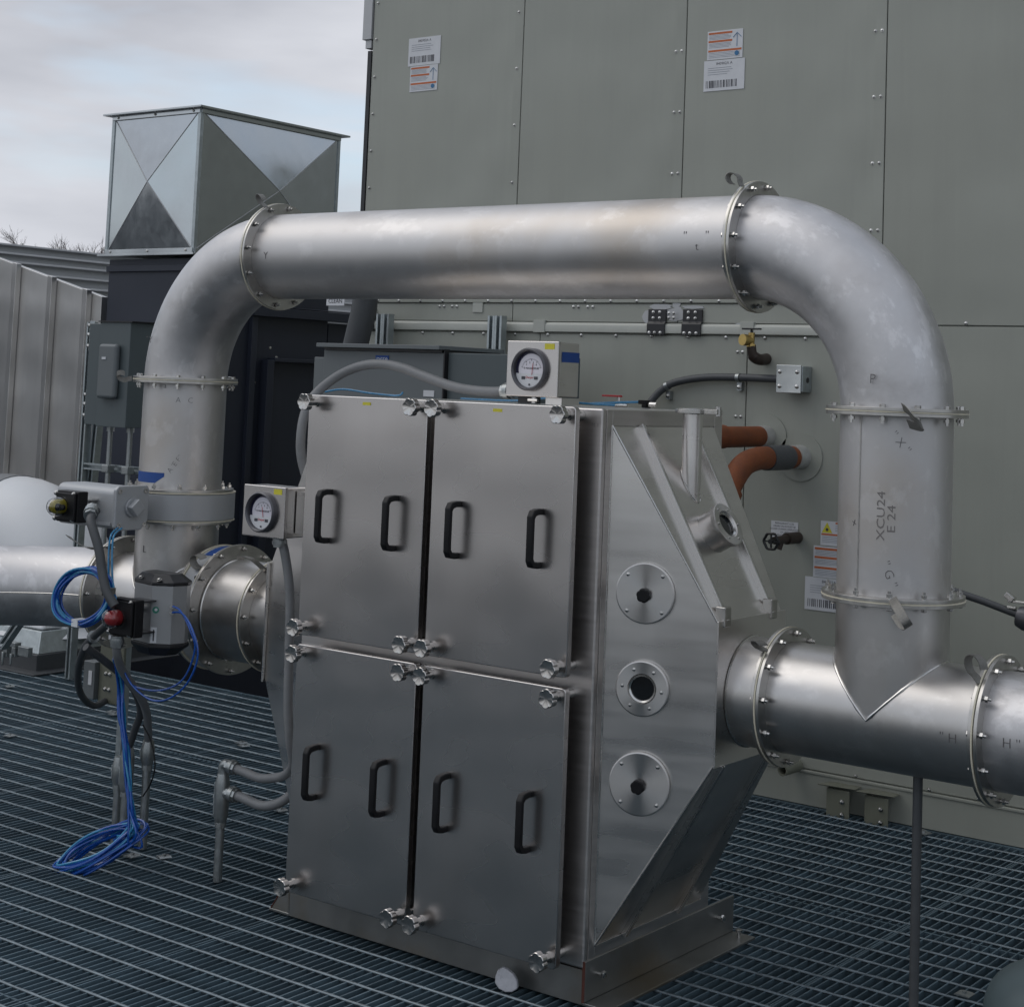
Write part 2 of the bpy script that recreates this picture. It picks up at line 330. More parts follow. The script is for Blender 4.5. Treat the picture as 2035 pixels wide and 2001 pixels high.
cl = [(-5.521, 5.362), (-5.47, 5.33), (-6.329, 4.727), (-7.297, 5.431), (-6.441, 5.385), (-6.39, 5.36), (-4.568, 4.662), (-4.496, 3.884), (-4.41, 3.95), (-1.817, 4.584), (-2.603, 6.13), (-2.63, 6.15)]
what = ['leftmost of two in open floor left of the cabinet', 'right one of two in open floor left of the cabinet', 'by the left picture edge, middle height of the floor',
        'by the left picture edge, near the white duct curb', 'left of two below the olive box', 'right of two below the olive box', 'touching the lower left door edge', 'left one under the blue floor coil',
        'right one under the blue floor coil', 'beside the grey green dome', 'right of two by the lifting lugs', 'left of two by the lifting lugs']
for (cx, cy), w_ in zip(cl, what):
    o = put('grating_clip', clip[0], None, Matrix.Translation((cx, cy, clip[1].z+.004)) @ Matrix.Rotation(random.uniform(-.4, .4), 4, 'Z'))
    o['label'] = 'small grating clip, ' + w_; o['category'] = 'grating clip'; o['group'] = 'saddle clips on the grating'
# ------------------------------------------------------------------ big sage building
YW = 6.23
bd = thing('equipment_building', (-2.5, YW, 0), 'large sage grey panel clad equipment housing filling the background', 'building')
part('housing_core', G().box((-5.722, YW+.012, .0), (2.2, YW+14, 4.3)), M['wall'], bd)
def panel(x0, x1, z0, z1, y=YW, t=.012, m='wall'):
    return part('wall_panel', G().box((x0+.002, y, z0+.002), (x1-.002, y+t-.001, z1-.002)), M[m], bd, .0015)
xs = [-5.725, -4.752, -3.838, -2.872, -1.9, -.93, .04, 1.01]
for a, b in zip(xs[:-1], xs[1:]):
    panel(a, b, 2.035 if b < -2.8 else 1.949, 4.29)
    if b < -2.8 : panel(a, b, 1.947, 2.033)
lx = [-5.70, -4.585, -3.484, -2.66, -1.28, -.18, 1.0]
for a, b in zip(lx[:-1], lx[1:]): panel(a, b, .14, 1.894 if b < -2.6 else 1.947)
for x_ in xs[1:-1]: part('seam_strip', G().box((x_-.050, YW-.0015, 2.04), (x_-.003, YW+.002, 4.28)), M['wall'], bd)
part('seam_strip', G().box((-3.53, YW-.0015, .15), (-3.487, YW+.002, 1.89)), M['wall'], bd)
part('base_trim', G().box((-5.72, YW-.008, .0), (2.2, YW+.01, .128)).box((-5.72, YW-.014, .128), (2.2, YW+.01, .137)), M['wall'], bd, .001)
part('rail', G().prism([(-5.715, YW-.001, 1.899), (-5.715, YW-.013, 1.902), (-5.715, YW-.014, 1.932), (-5.715, YW-.010, 1.940), (-5.715, YW-.001, 1.9465)], (2.80, 0, 0)), M['trimLit'], bd, .0015)
part('rail', G().box((-5.715, YW-.008, 2.037), (-2.88, YW-.001, 2.050)), M['wall'], bd, .001)
part('corner_trim', G().box((-5.752, YW-.004, 2.04), (-5.727, YW+.02, 3.33)), M['blkmetal'], bd)
part('corner_trim', G().box((-5.79, YW-.01, 3.39), (-5.73, YW+.1, 4.29)).box((-5.775, YW-.0, 3.345), (-5.735, YW+.05, 3.388)), M['pcream'], bd, .002, label='pale corner post high on the left edge')
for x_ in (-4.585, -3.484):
    part('splice_plate', G().box((x_-.03, YW-.017, 1.898), (x_+.035, YW-.002, 1.955)), M['trimLit'], bd, .001)
part('splice_plate', G().box((-4.99, YW-.006, 1.99), (-4.93, YW-.001, 2.05)), M['trimLit'], bd)
def scr(x_, z_, y_=YW-.001): put('screw', scrM, bd, axis_frame((x_, y_, z_), (0, -1, 0)) @ Matrix.Diagonal((.8, .8, .8, 1)) @ Matrix.Translation(scr_c))
for z_ in (3.576, 3.386, 3.192, 3.0, 2.81, 2.62, 2.43): scr(-5.70, z_)
for z_ in (3.435, 3.160, 2.886, 2.610, 2.335): scr(-4.785, z_)
for x_ in (-3.838, -2.872):
    for z_ in (3.44, 3.163, 2.888, 2.612, 2.335, 2.06): scr(x_-.022, z_); scr(x_-.052, z_)
for z_ in (1.827, 1.552, 1.277, 1.0, .725): scr(-3.506, z_); scr(-3.53, z_)
x_ = -5.6
while x_ < -2.9: scr(x_, 2.0445, YW-.008); x_ += .141
x_ = -5.3
while x_ < -2.6: scr(x_, 1.888, YW-.002); x_ += .19
for x_ in (-5.2, -5.172, -5.12, -5.092, -4.4, -4.372, -4.32, -4.292): scr(x_, 2.018)
for x_ in (-2.51, -2.26, -2.0, -1.8): scr(x_, 1.958)
for x_ in (-2.93, -2.62, -2.42, -2.2, -2.0): scr(x_, .151, YW-.014)
def hinge(x0, x1, z0, z1, w_):
    pr = [(YW-.003, z1), (YW-.012, z1), (YW-.012, z0+.060), (YW-.021, z0+.050), (YW-.021, z0), (YW-.015, z0), (YW-.015, z0+.048), (YW-.003, z0+.056)]
    b = part('hinge_plate', G().prism([(x0, p, q) for p, q in pr], (x1-x0, 0, 0)), M['blkmetal'], bd, .002, label=w_)
    def pb(x_, y_, z_): put('plate_bolt', scrM, b, axis_frame((x_, y_, z_), (0, -1, 0)) @ Matrix.Diagonal((.85, .85, .8, 1)) @ Matrix.Translation(scr_c))
    for fx in (.30, .66):
        for fz in (.014, .040): pb(x0+(x1-x0)*fx, YW-.0125, z1-fz)
    for fx in (.16, .46, .78): pb(x0+(x1-x0)*fx, YW-.0215, z0+.010)
hinge(-5.706, -5.612, 1.895, 2.008, 'leftmost black bolted plate'); hinge(-3.985, -3.892, 1.893, 2.008, 'middle black bolted plate'); hinge(-3.805, -3.707, 1.893, 2.008, 'right black bolted plate')
g = G()
for cx_, cz_, rx_, rz_ in ((-3.85, 1.985, .055, .035), (-3.99, 1.975, .03, .03), (-3.93, 2.02, .07, .012), (-3.76, 2.018, .06, .010), (-5.70, 1.985, .03, .045), (-3.49, 1.945, .05, .010), (-3.845, 2.03, .02, .02)):
    g.prism([(cx_+rx_*cos(k*pi/6)*random.uniform(.7, 1.15), YW-.0035-random.uniform(0, .0004), cz_+rz_*sin(k*pi/6)*random.uniform(.7, 1.15)) for k in range(12)], (0, .0022, 0))
o_ = part('sealant_smear', g, M['pcream'], bd); o_['kind'] = 'stuff'
for z_ in (1.97, 1.99):
    for x_ in (-3.87, -3.845): scr(x_, z_, YW-.021)
# lifting lugs, stub
for x0 in (-3.03, -2.865):
    g = G().box((x0, YW-.07, -.02), (x0+.10, YW-.062, .10)).box((x0, YW-.062, -.02), (x0+.008, YW-.012, .10)).prism([(x0-.03, YW-.09, .108), (x0+.125, YW-.075, .108), (x0+.125, YW-.012, .108), (x0-.0, YW-.012, .108)], (0, 0, .006))
    lg = part('lifting_lug', g, M['lug'], bd, .003)
    for z_ in (.055, .005): inst('lug_bolt', scrM, scr_c, lg, (x0+.07, YW-.071, z_), (0, -1, 0))
part('drain_stub', G().lathe([(.0, .0), (.024, 0), (.024, .11), (.019, .11), (.019, .02), (0, .02)], (-3.19, YW-.005, .15), (-.15, -1, -.05), 20), M['lug'], bd)
# printed labels on the cladding
def card(x0, x1, z0, z1, kind, lab, y=YW, tilt=0.):
    y -= .002; w_, h_ = x1-x0, z1-z0
    c = part('printed_label', G().box((x0, y-.0008, z0), (x1, y, z1)), M['paper'], bd, label=lab)
    y -= .0009
    def bars(lst, m, nm):
        gg = G()
        for a, b, p, q in lst: gg.box((x0+w_*a, y-.0004, z0+h_*b), (x0+w_*p, y, z0+h_*q))
        part(nm, gg, M[m], c)
    if kind == 'bar':
        bars([(.06+i*.045*.85, .10, .06+i*.045*.85+random.choice((.012, .02, .028)), .34) for i in range(20)], 'ink', 'barcode')
        bars([(.1, .74-.07*i, random.uniform(.5, .9), .755-.07*i) for i in range(4)], 'grey', 'small_print')
        text('840902A A', h_*.13, FRONT((x0+x1)/2, y, z0+h_*.88), M['ink'], c)
    elif kind == 'or':
        bars([(.03, .88, .70, .95), (.03, .60, .70, .67), (.03, .27, .97, .34)], 'orange', 'orange_band')
        bars([(.05, .84-.045*i, .68-random.uniform(0, .1), .855-.045*i) for i in range(4)]+[(.05, .55-.045*i, .68-random.uniform(0, .1), .565-.045*i) for i in range(4)]+[(.05, .22-.05*i, .93, .235-.05*i) for i in range(4)], 'grey', 'small_print')
        gg = G(); cx = x0+w_*.84
        gg.tube([(x0+w_*.73, y-.001, z0+h_*.72), (cx, y-.001, z0+h_*.88), (x0+w_*.96, y-.001, z0+h_*.72)], .0012, 4); gg.tube([(cx, y-.001, z0+h_*.85), (cx, y-.001, z0+h_*.4)], .0012, 4)
        gg.cyl((cx, y-.0012, z0+h_*.17), (cx, y, z0+h_*.17), .011, 12)
        part('blue_symbol', gg, M['blueink'], c)
    elif kind == 'notice':
        for i, (s, a) in enumerate((('REFRIGERANT COIL', .5), ('DRAIN VALVE MUST BE', .5), ('CLOSED DURING OPERATION', .5), ('OF UNIT', .5), ('READ MANUAL', .5))):
            text(s, h_*.15, FRONT((x0+x1)/2, y, z1-h_*(.13+.18*i)), M['ink'], c)
    elif kind == 'warn':
        gg = G().prism([(x0+w_*.04, y-.0004, z0+h_*.52), (x0+w_*.40, y-.0004, z0+h_*.52), (x0+w_*.22, y-.0004, z0+h_*.95)], (0, .0004, 0)); part('warning_triangle', gg, M['yellow'], c)
        part('warning_symbol', G().cyl((x0+w_*.22, y-.001, z0+h_*.65), (x0+w_*.22, y, z0+h_*.65), w_*.05, 8), M['ink'], c)
        bars([(.5, .9, .98, .97), (.03, .42, .98, .49)], 'orange', 'orange_band')
        bars([(.5, .82-.07*i, .95, .84-.07*i) for i in range(4)]+[(.06, .35-.07*i, .9-.1*random.random(), .37-.07*i) for i in range(4)], 'grey', 'small_print')
card(-5.476, -5.267, 3.226, 3.368, 'bar', 'upper left sheet with barcode'); card(-5.458, -5.278, 3.094, 3.224, 'or', 'upper left sheet with orange bands')
card(-3.727, -3.549, 3.108, 3.236, 'or', 'upper right sheet with orange bands'); card(-3.741, -3.536, 2.969, 3.105, 'bar', 'upper right sheet with faint barcode')
card(-3.346, -3.220, 1.060, 1.127, 'notice', 'small notice behind the hand valve')
card(-3.117, -2.985, 1.045, 1.144, 'warn', 'warning sheet with yellow triangle'); card(-3.147, -2.96, .915, 1.041, 'or', 'sheet with orange bands behind the riser'); card(-3.182, -2.95, .78, .913, 'bar', 'lowest sheet with barcode behind the riser')
# wall fittings
jb = thing('junction_box', (-3.25, YW, 1.66), 'square galvanised junction box on the sage wall right of the black conduit', 'junction box')
part('box_body', G().box((-3.285, 6.145, 1.665), (-3.175, YW-.002, 1.772)), M['galvD'], jb, .003)
part('box_cover', G().box((-3.292, 6.135, 1.66), (-3.178, 6.145, 1.775)), M['galv'], jb, .002)
for a in (-.04, .04):
    for b in (-.03, .03): inst('cover_screw', scrM, scr_c, jb, (-3.235+a, 6.135, 1.717+b), (0, -1, 0))
part('knockout', G().cyl((-3.1755, 6.19, 1.715), (-3.1735, 6.19, 1.715), .012, 12), M['blkmetal'], jb)
wc = thing('wall_conduit', (-3.6, 6.19, 1.7), 'black flexible conduit curving along the sage wall into the junction box', 'conduit')
cp = smoothpath([(-3.99, 6.15, 1.50), (-3.935, 6.17, 1.587), (-3.892, 6.19, 1.645), (-3.825, 6.2, 1.686), (-3.679, 6.2, 1.712), (-3.497, 6.2, 1.718), (-3.295, 6.19, 1.716)], 8)
part('hose', G().tube(cp, .0165, 14), M['conduitD'], wc)
part('fitting', G().cyl((-3.31, 6.19, 1.716), (-3.285, 6.19, 1.716), .021, 14), M['pipegalv'], wc)
for (a, c_) in ((-3.86, 1.668), (-3.506, 1.717)):
    part('pipe_strap', G().ring((a-.008, 6.198, c_), (1, .0, .35 if a < -3.7 else 0), .0168, .0195, .016, 16).box((a-.01, 6.205, c_-.055), (a+.012, YW-.001, c_-.018)), M['pipegalv'], wc)
    inst('strap_screw', scrM, scr_c, wc, (a, 6.204, c_-.04), (0, -1, 0))
hb = thing('hose_bib', (-3.393, YW, 1.794), 'brass hose valve with black handle on a dark elbow on the sage wall', 'valve')
part('elbow', G().tube(smoothpath([(-3.39, YW, 1.80), (-3.39, 6.17, 1.795), (-3.40, 6.13, 1.81), (-3.405, 6.12, 1.85)], 6), [.024]*13+[.02]*6, 14), M['bronze'], hb)
part('valve_body', G().cyl((-3.405, 6.12, 1.845), (-3.405, 6.12, 1.905), .014, 14).cyl((-3.405, 6.12, 1.872), (-3.415, 6.09, 1.873), .016, 14).cyl((-3.405, 6.12, 1.845), (-3.405, 6.12, 1.858), .02, 6), M['brass'], hb)
part('cap', G().cyl((-3.413, 6.092, 1.873), (-3.42, 6.07, 1.874), .024, 20), M['brass'], hb)
part('handle', G().cyl((-3.405, 6.12, 1.90), (-3.405, 6.12, 1.918), .006, 8).box((-3.447, 6.108, 1.918), (-3.363, 6.132, 1.925)), M['blkmetal'], hb, .003)
rp = thing('rusty_pipe', (-3.38, YW, 1.474), 'upper rust coloured pipe leaving the sage wall level with the cabinet top', 'pipe', 'rust coloured pipes on the sage wall')
part('pipe', G().cyl((-3.38, YW-.06, 1.474), (-3.38, 5.2, 1.468), .043, 28), M['rust'], rp)
part('coupling', G().ring((-3.38, 5.86, 1.474), (0, -1, 0), .043, .048, .10, 28), M['rust'], rp)
part('collar', G().cyl((-3.38, YW-.003, 1.474), (-3.38, YW-.07, 1.474), .046, 28), M['collar'], rp)
part('escutcheon', G().cyl((-3.38, YW-.001, 1.474), (-3.38, YW-.006, 1.474), .095, 36), M['wall'], rp)
rp = thing('rusty_pipe', (-3.217, YW, 1.397), 'lower rust coloured pipe with black sleeve bending down behind the cabinet', 'pipe', 'rust coloured pipes on the sage wall')
part('pipe', G().tube(smoothpath([(-3.217, 6.17, 1.397), (-3.217, 5.95, 1.397), (-3.217, 5.85, 1.394), (-3.217, 5.75, 1.372), (-3.217, 5.67, 1.315), (-3.217, 5.60, 1.23), (-3.217, 5.5, 1.06)], 6), .046, 28), M['rust'], rp)
part('sleeve', G().ring((-3.217, 6.105, 1.397), (0, -1, 0), .046, .051, .175, 28), M['conduitD'], rp)
part('coupling', G().ring((-3.217, 5.635, 1.275), (0, -.63, -.77), .046, .056, .04, 28), M['rust'], rp)
part('collar', G().cyl((-3.217, YW-.003, 1.397), (-3.217, YW-.08, 1.397), .050, 28), M['collar'], rp)
part('escutcheon', G().cyl((-3.217, YW-.001, 1.397), (-3.217, YW-.006, 1.397), .10, 36), M['wall'], rp)
gv = thing('hand_valve', (-3.233, YW, 1.066), 'dark gate valve with round handwheel in front of the small notice', 'valve')
part('valve_body', G().cyl((-3.222, YW, 1.066), (-3.222, 6.13, 1.066), .024, 18).cyl((-3.222, 6.14, 1.066), (-3.222, 6.03, 1.064), .016, 14).cyl((-3.222, 6.09, 1.066), (-3.23, 6.08, 1.025), .013, 12), M['bronze'], gv)
hw = part('handwheel', G().tube([(-3.222+.032*cos(a*pi/12)*(1+.06*cos(a*pi/2)), 6.0, 1.062+.032*sin(a*pi/12)*(1+.06*cos(a*pi/2))) for a in range(24)], .0055, 8, closed=True).cyl((-3.222, 6.03, 1.062), (-3.222, 5.99, 1.062), .010, 10).box((-3.252, 5.997, 1.059), (-3.192, 6.003, 1.065)).box((-3.225, 5.997, 1.032), (-3.219, 6.003, 1.092)), M['blkmetal'], gv)
# ------------------------------------------------------------------ navy duct, galvanised plenum
dx0, dx1, dyf = -8.69, -7.853, 7.0
nd = thing('navy_duct_tower', (-8.2, 8, -.55), 'dark navy insulated duct tower standing behind the left riser', 'duct')
part('tower_body', G().box((dx0+.02, dyf+.02, -.55), (dx1-.02, 8.25, 2.36)), M['navy'], nd)
part('tower_extension', G().box((dx0+.02, 8.26, -.55), (dx1-.02, 11.2, 2.02)), M['navy'], nd)
part('ledge', G().box((dx1-.02, 7.5, 2.03), (dx1+.05, 11.2, 2.09)).box((dx1-.02, 7.5, 2.095), (dx1+.03, 11.2, 2.10)), M['navy'], nd, .003)
part('joint_strip', G().box((dx1-.02, 7.52, .2), (dx1+.015, 7.57, 2.03)).box((dx1-.02, 7.64, .2), (dx1+.05, 7.70, 1.75)).box((dx1-.02, 7.70, 1.74), (dx1+.05, 9.2, 1.765)), M['navy'], nd, .003)
part('joint_strip', G().box((dx0+.01, dyf+.002, 2.28), (dx1-.01, dyf+.018, 2.32)), M['navy'], nd, .003)
for (a, b) in ((7.56, 1.95), (7.72, 1.83), (7.78, 1.77), (7.74, 1.38), (7.6, 1.6)): part('rivet', G().lathe([(.011, 0), (.009, .004), (0, .006)], (dx1-.02, a, b), (1, 0, 0), 8), M['bolt'], nd)
pl = thing('galvanised_plenum', (-8.27, 7.6, 2.4), 'galvanised sheet plenum box with X creased sides on top of the navy duct', 'duct')
z0, z1, yb = 2.40, 3.30, 8.262
def xface(a, b, c, d, out, h=.035):
    a, b, c, d = map(Vector, (a, b, c, d)); m_ = (a+b+c+d)/4 + Vector(out)*h
    g = G().add([a, b, c, d, m_], [(0, 1, 4), (1, 2, 4), (2, 3, 4), (3, 0, 4)]); return g
e = .02
for nm, A_ in (('crossbroken_panel', [(dx0+e, dyf, z0+e), (dx1-e, dyf, z0+e), (dx1-e, dyf, z1-e), (dx0+e, dyf, z1-e)]), ('crossbroken_panel', [(dx1, dyf+e, z0+e), (dx1, yb-e, z0+e), (dx1, yb-e, z1-e), (dx1, dyf+e, z1-e)])):
    out = (0, -1, 0) if A_[0][1] == dyf else (1, 0, 0)
    cp_ = part(nm, xface(*A_, out, .045 if out[1] else .085), M['galv'], pl, ang=2); mid = sum((Vector(q) for q in A_), Vector())/4+Vector(out)*(.0455 if out[1] else .0855)
    for q in A_: part('crease_glint', G().tube([Vector(q)+Vector(out)*.001, mid], .003, 6), M['pcream'], cp_)  # pale beads paint the bright glint along each crease
part('inner_box', G().box((dx0+.003, dyf+.003, z0), (dx1-.003, yb, z1)), M['galv'], pl)
part('corner_angle', G().box((dx1-e, dyf-.006, z0), (dx1+.006, dyf+.001, z1)).box((dx1-.001, dyf+.0015, z0), (dx1+.006, dyf+e, z1)), M['galvD'], pl, .001)
part('corner_angle', G().box((dx0-.006, dyf-.006, z0), (dx0+e, dyf+.002, z1)), M['galvD'], pl, .001)
part('corner_angle', G().box((dx1-.001, yb-e, z0), (dx1+.006, yb+.003, z1)), M['galvD'], pl, .001)
part('top_flange', G().box((dx0-.05, dyf-.05, z1), (dx1+.05, yb+.05, z1+.012)).box((dx0, dyf-.012, z1-.028), (dx1, dyf-.002, z1-.001)).box((dx1+.002, dyf, z1-.028), (dx1+.012, yb, z1-.001)), M['galv'], pl, .001)
part('bottom_flange', G().box((dx0-.04, dyf-.04, z0-.022), (dx1+.04, yb+.04, z0-.010)).box((dx0, dyf-.014, z0-.008), (dx1, dyf-.002, z0+.022)).box((dx1+.002, dyf, z0-.008), (dx1+.014, yb, z0+.022)), M['galv'], pl, .001)
for a in (.06, .42, .78): inst('screw', scrM, scr_c, pl, (dx0+a, dyf-.014, z0+.008), (0, -1, 0)); inst('screw', scrM, scr_c, pl, (dx0+a, dyf-.012, z1-.014), (0, -1, 0))
# ribbed stainless duct at left
rd = thing('ribbed_steel_duct', (-9.6, 7.1, -.5), 'tapering stainless duct with standing rib seams at the left edge', 'duct')
tz = lambda x_: 2.12+(-8.71-x_)*.238
xs_ = [-11.4, -10.75, -10.35, -9.95, -9.56, -9.17, -8.80, -8.70]
for a, b in zip(xs_[:-1], xs_[1:]):
    g = G().hexa([(a, 7.0, -.5), (b-.004, 7.0, -.5), (b-.004, 7.05, -.5), (a, 7.05, -.5), (a, 7.0, tz(a)), (b-.004, 7.0, tz(b)), (b-.004, 7.05, tz(b)), (a, 7.05, tz(a))]); part('duct_panel', g, M['ductS'], rd, .002)
for b in xs_[1:-1]:
    part('standing_rib', G().hexa([(b-.062, 6.965, -.5), (b-.002, 6.955, -.5), (b-.002, 6.998, -.5), (b-.062, 6.998, -.5), (b-.062, 6.965, tz(b)+.03), (b-.002, 6.955, tz(b)+.02), (b-.002, 6.998, tz(b)+.02), (b-.062, 6.998, tz(b)+.03)]), M['ductS'], rd, .003)
# far stepped cladding
fb = thing('far_louvred_building', (-13.5, 10, -.5), 'distant pale building with stepped horizontal cladding ledges behind the ribbed duct', 'building')
part('wall', G().box((-16, 2.0, -.5), (-13.15, 18, 2.5)), M['farsteel'], fb)
for i, (zz, xo) in enumerate(((2.79, -13.32), (2.70, -13.22), (2.615, -13.12), (2.51, -13.02), (2.41, -12.92), (2.31, -12.82))):
    part('ledge', G().box((-16, 2.0, zz-.018), (xo+.06, 18, zz)), M['pcream'], fb, .004)
    part('cladding_strip', G().box((-15.9, 2.1, zz-.10), (xo-.02, 18, zz-.019)), M['farsteel'], fb)
for yy in range(16): part('ridge_screw', G().box((-13.30, 5.5+yy*.42, 2.79), (-13.27, 5.515+yy*.42, 2.806)), M['bolt'], fb)
for zz, xo in ((2.58, -13.13), (2.67, -13.23), (2.47, -13.03)):
    for q in range(10): part('slot', G().box((xo-.019, 7.2+q*.38, zz-.02), (xo-.012, 7.28+q*.38, zz)), M['blkmetal'], fb)
# bare tree beyond
def tree(loc, h, sp, seed, lab):
    rnd = random.Random(seed); t = thing('bare_tree', loc, lab, 'tree', 'bare trees beyond the far building'); g = G(); tg = G(); base = Vector(loc)
    tg.tube([base, base+Vector((0, 0, h*.5)), base+Vector((.1, 0, h*.62))], [.16, .11, .07], 7)
    def br(p, d, L_, r, k):
        q = p + d*L_*.5 + Vector((rnd.uniform(-.05, .05), rnd.uniform(-.05, .05), 0))*L_; e_ = q + (d+Vector((rnd.uniform(-.25, .25), rnd.uniform(-.25, .25), .1))).normalized()*L_*.5
        g.tube([p, q, e_], [r, r*.75, r*.5], 4, False)
        if k:
            for _ in range(4 if k > 1 else 4):
                nd_ = (d + Vector((rnd.uniform(-.8, .8), rnd.uniform(-.8, .8), rnd.uniform(-.1, .6)))).normalized(); br(p.lerp(e_, rnd.uniform(.35, 1)), nd_, L_*.62, r*.5, k-1)
    for i in range(9):
        a = i*2.4; br(base+Vector((0, 0, h*rnd.uniform(.5, .68))), Vector((cos(a)*sp, sin(a)*sp, 1)).normalized(), h*.2, .035, 4)
    part('trunk', tg, M['bark'], t); part('crown', g, M['bark'], t)
tree((-28.5, 19.8, -.5), 4.6, .75, 3, 'bare tree tips showing over the far ledges, at the very left edge')
tree((-26.4, 20.2, -.5), 4.75, .7, 5, 'taller bare tree crown over the far ledges near the picture left edge')
tree((-24.9, 20.4, -.5), 4.25, .6, 9, 'faint low bare tree crown just left of the galvanised plenum')
# white elbow duct and curb
wd = thing('white_elbow_duct', (-7.96, 6.2, .1), 'white fibreglass elbow duct rising from a square roof curb at left', 'duct')
ep = [(-7.90, 6.2, .16), (-7.90, 6.2, .19)]+[(-7.90-.45*(1-cos(a)), 6.2, .20+.45*sin(a)) for a in [i*pi/2/14 for i in range(15)]]+[(-8.38, 6.2, .65)]
part('elbow_body', G().tube(ep, [.40, .36]+[.348]*16, 44), M['white'], wd)
part('grey_band', G().cyl((-8.36, 6.2, .65), (-8.52, 6.2, .65), .354, 44), M['conduit'], wd)
part('duct_run', G().cyl((-8.50, 6.2, .65), (-10.5, 6.2, .65), .34, 44), M['conduit'], wd)
part('skirt', G().hexa([(-8.40, 5.79, .098), (-7.55, 5.79, .098), (-7.55, 6.62, .098), (-8.40, 6.62, .098), (-8.34, 5.84, .21), (-7.60, 5.84, .21), (-7.60, 6.57, .21), (-8.34, 6.57, .21)]), M['galvD'], wd, .004)
part('transition', G().hexa([(-8.33, 5.85, .212), (-7.61, 5.85, .212), (-7.61, 6.56, .212), (-8.33, 6.56, .212), (-8.25, 5.93, .33), (-7.68, 5.93, .33), (-7.68, 6.48, .33), (-8.25, 6.48, .33)]), M['white'], wd, .02)
part('curb', G().box((-8.42, 5.775, 0.004), (-7.54, 6.64, .097)).box((-8.50, 5.70, .003), (-7.46, 6.72, .012)), M['conduitD'], wd, .004)
# ------------------------------------------------------------------ strut stand with disconnect enclosure
ss = thing('strut_stand', (-7.29, 5.8, 0), 'galvanised channel strut stand with splice plates left of the left riser', 'strut stand')
def strut(a, b, w_=.041, m='galvD', par=None, nm='strut'):
    a, b = Vector(a), Vector(b); d = (b-a).normalized(); s_ = d.cross(Vector((0, 1, 0))); s_ = Vector((1, 0, 0)) if s_.length < .1 else s_.normalized(); o_ = s_.cross(d).normalized()
    def q(u1, v1, u2, v2): return [a+s_*u1+o_*v1, a+s_*u2+o_*v1, a+s_*u2+o_*v2, a+s_*u1+o_*v2, b+s_*u1+o_*v1, b+s_*u2+o_*v1, b+s_*u2+o_*v2, b+s_*u1+o_*v2]
    h = w_/2; g = G().hexa(q(-h, -h, -h+.003, h)).hexa(q(h-.003, -h, h, h)).hexa(q(-h+.003, h-.003, h-.003, h)).hexa(q(-h+.003, -h, -h*.45, -h+.003)).hexa(q(h*.45, -h, h-.003, -h+.003))
    g.hexa(q(-h*.45, h-.006, h*.45, h-.004))
    return part(nm, g, M[m], par)
strut((-7.285, 5.8, .004), (-7.275, 5.8, 1.90), par=ss)
strut((-7.255, 5.84, .9), (-7.20, 5.84, 1.87), par=ss)
strut((-7.26, 5.8, 1.835), (-6.8, 5.8, 1.835), .035, par=ss); strut((-7.26, 5.8, 1.46), (-6.8, 5.8, 1.46), .035, par=ss); strut((-7.26, 5.8, 1.13), (-6.7, 5.8, 1.13), .035, par=ss)
strut((-7.27, 5.5, .40), (-7.47, 5.5, .18), par=ss)
for zc in (1.83, 1.46):
    p_ = part('splice_plate', G().box((-7.262, 5.772, zc-.085), (-7.222, 5.776, zc+.075)).box((-7.22, 5.772, zc-.022), (-7.17, 5.776, zc+.022)), M['galvD'], ss, .001)
    for dx_, dz_ in ((-7.242, .05), (-7.242, 0), (-7.242, -.06), (-7.19, 0)): inst('plate_bolt', bigM, big_c, p_, (dx_, 5.77, zc+dz_), (0, -1, 0))
for q in range(6): part('channel_slot', G().box((-7.15+q*.001, 5.78, 1.828), (-7.13+q*.001, 5.783, 1.842)), M['blkmetal'], ss) if q == 0 else None
cc = part('beam_clamp', G().box((-7.60, 5.60, .16), (-7.50, 5.64, .185)).box((-7.60, 5.60, .10), (-7.57, 5.64, .16)).box((-7.53, 5.60, .11), (-7.50, 5.64, .16)).cyl((-7.585, 5.59, .06), (-7.585, 5.59, .13), .008, 8).cyl((-7.515, 5.59, .07), (-7.515, 5.59, .13), .008, 8).box((-7.49, 5.61, .12), (-7.40, 5.64, .17)), M['pipegalv'], ss, .004)
de = thing('disconnect_enclosure', (-7.0, 5.7, 1.36), 'tall grey disconnect switch enclosure mounted on the strut stand', 'enclosure')
part('enclosure_body', G().box((-7.07, 5.62, 1.36), (-6.955, 5.78, 1.885)), M['enclD'], de, .003)
part('cover', G().box((-6.953, 5.60, 1.355), (-6.72, 5.80, 1.893)), M['enclD'], de, .003)
part('top_hood', G().box((-6.965, 5.59, 1.893), (-6.70, 5.81, 1.899)), M['blkmetal'], de)
part('switch_housing', G().box((-6.92, 5.56, 1.50), (-6.78, 5.598, 1.78)), M['encl'], de, .018, segs=4)
part('name_plate', G().box((-6.88, 5.556, 1.70), (-6.85, 5.559, 1.712)), M['paper'], de)
for q, x_ in enumerate((-7.015, -6.857)):
    c_ = thing('rigid_conduit', (x_, 5.75, .3), ('left' if q == 0 else 'right')+' galvanised conduit dropping from the disconnect enclosure', 'conduit', 'conduits under the disconnect enclosure')
    part('pipe', G().cyl((x_, 5.75, .25), (x_, 5.75, 1.36), .0135, 12), M['pipegalv'], c_); part('connector', G().cyl((x_, 5.75, 1.325), (x_, 5.75, 1.357), .021, 8), M['pipegalv'], c_)
    part('conduit_clamp', G().box((x_-.025, 5.725, 1.11), (x_+.025, 5.77, 1.15)), M['pipegalv'], c_, .004)
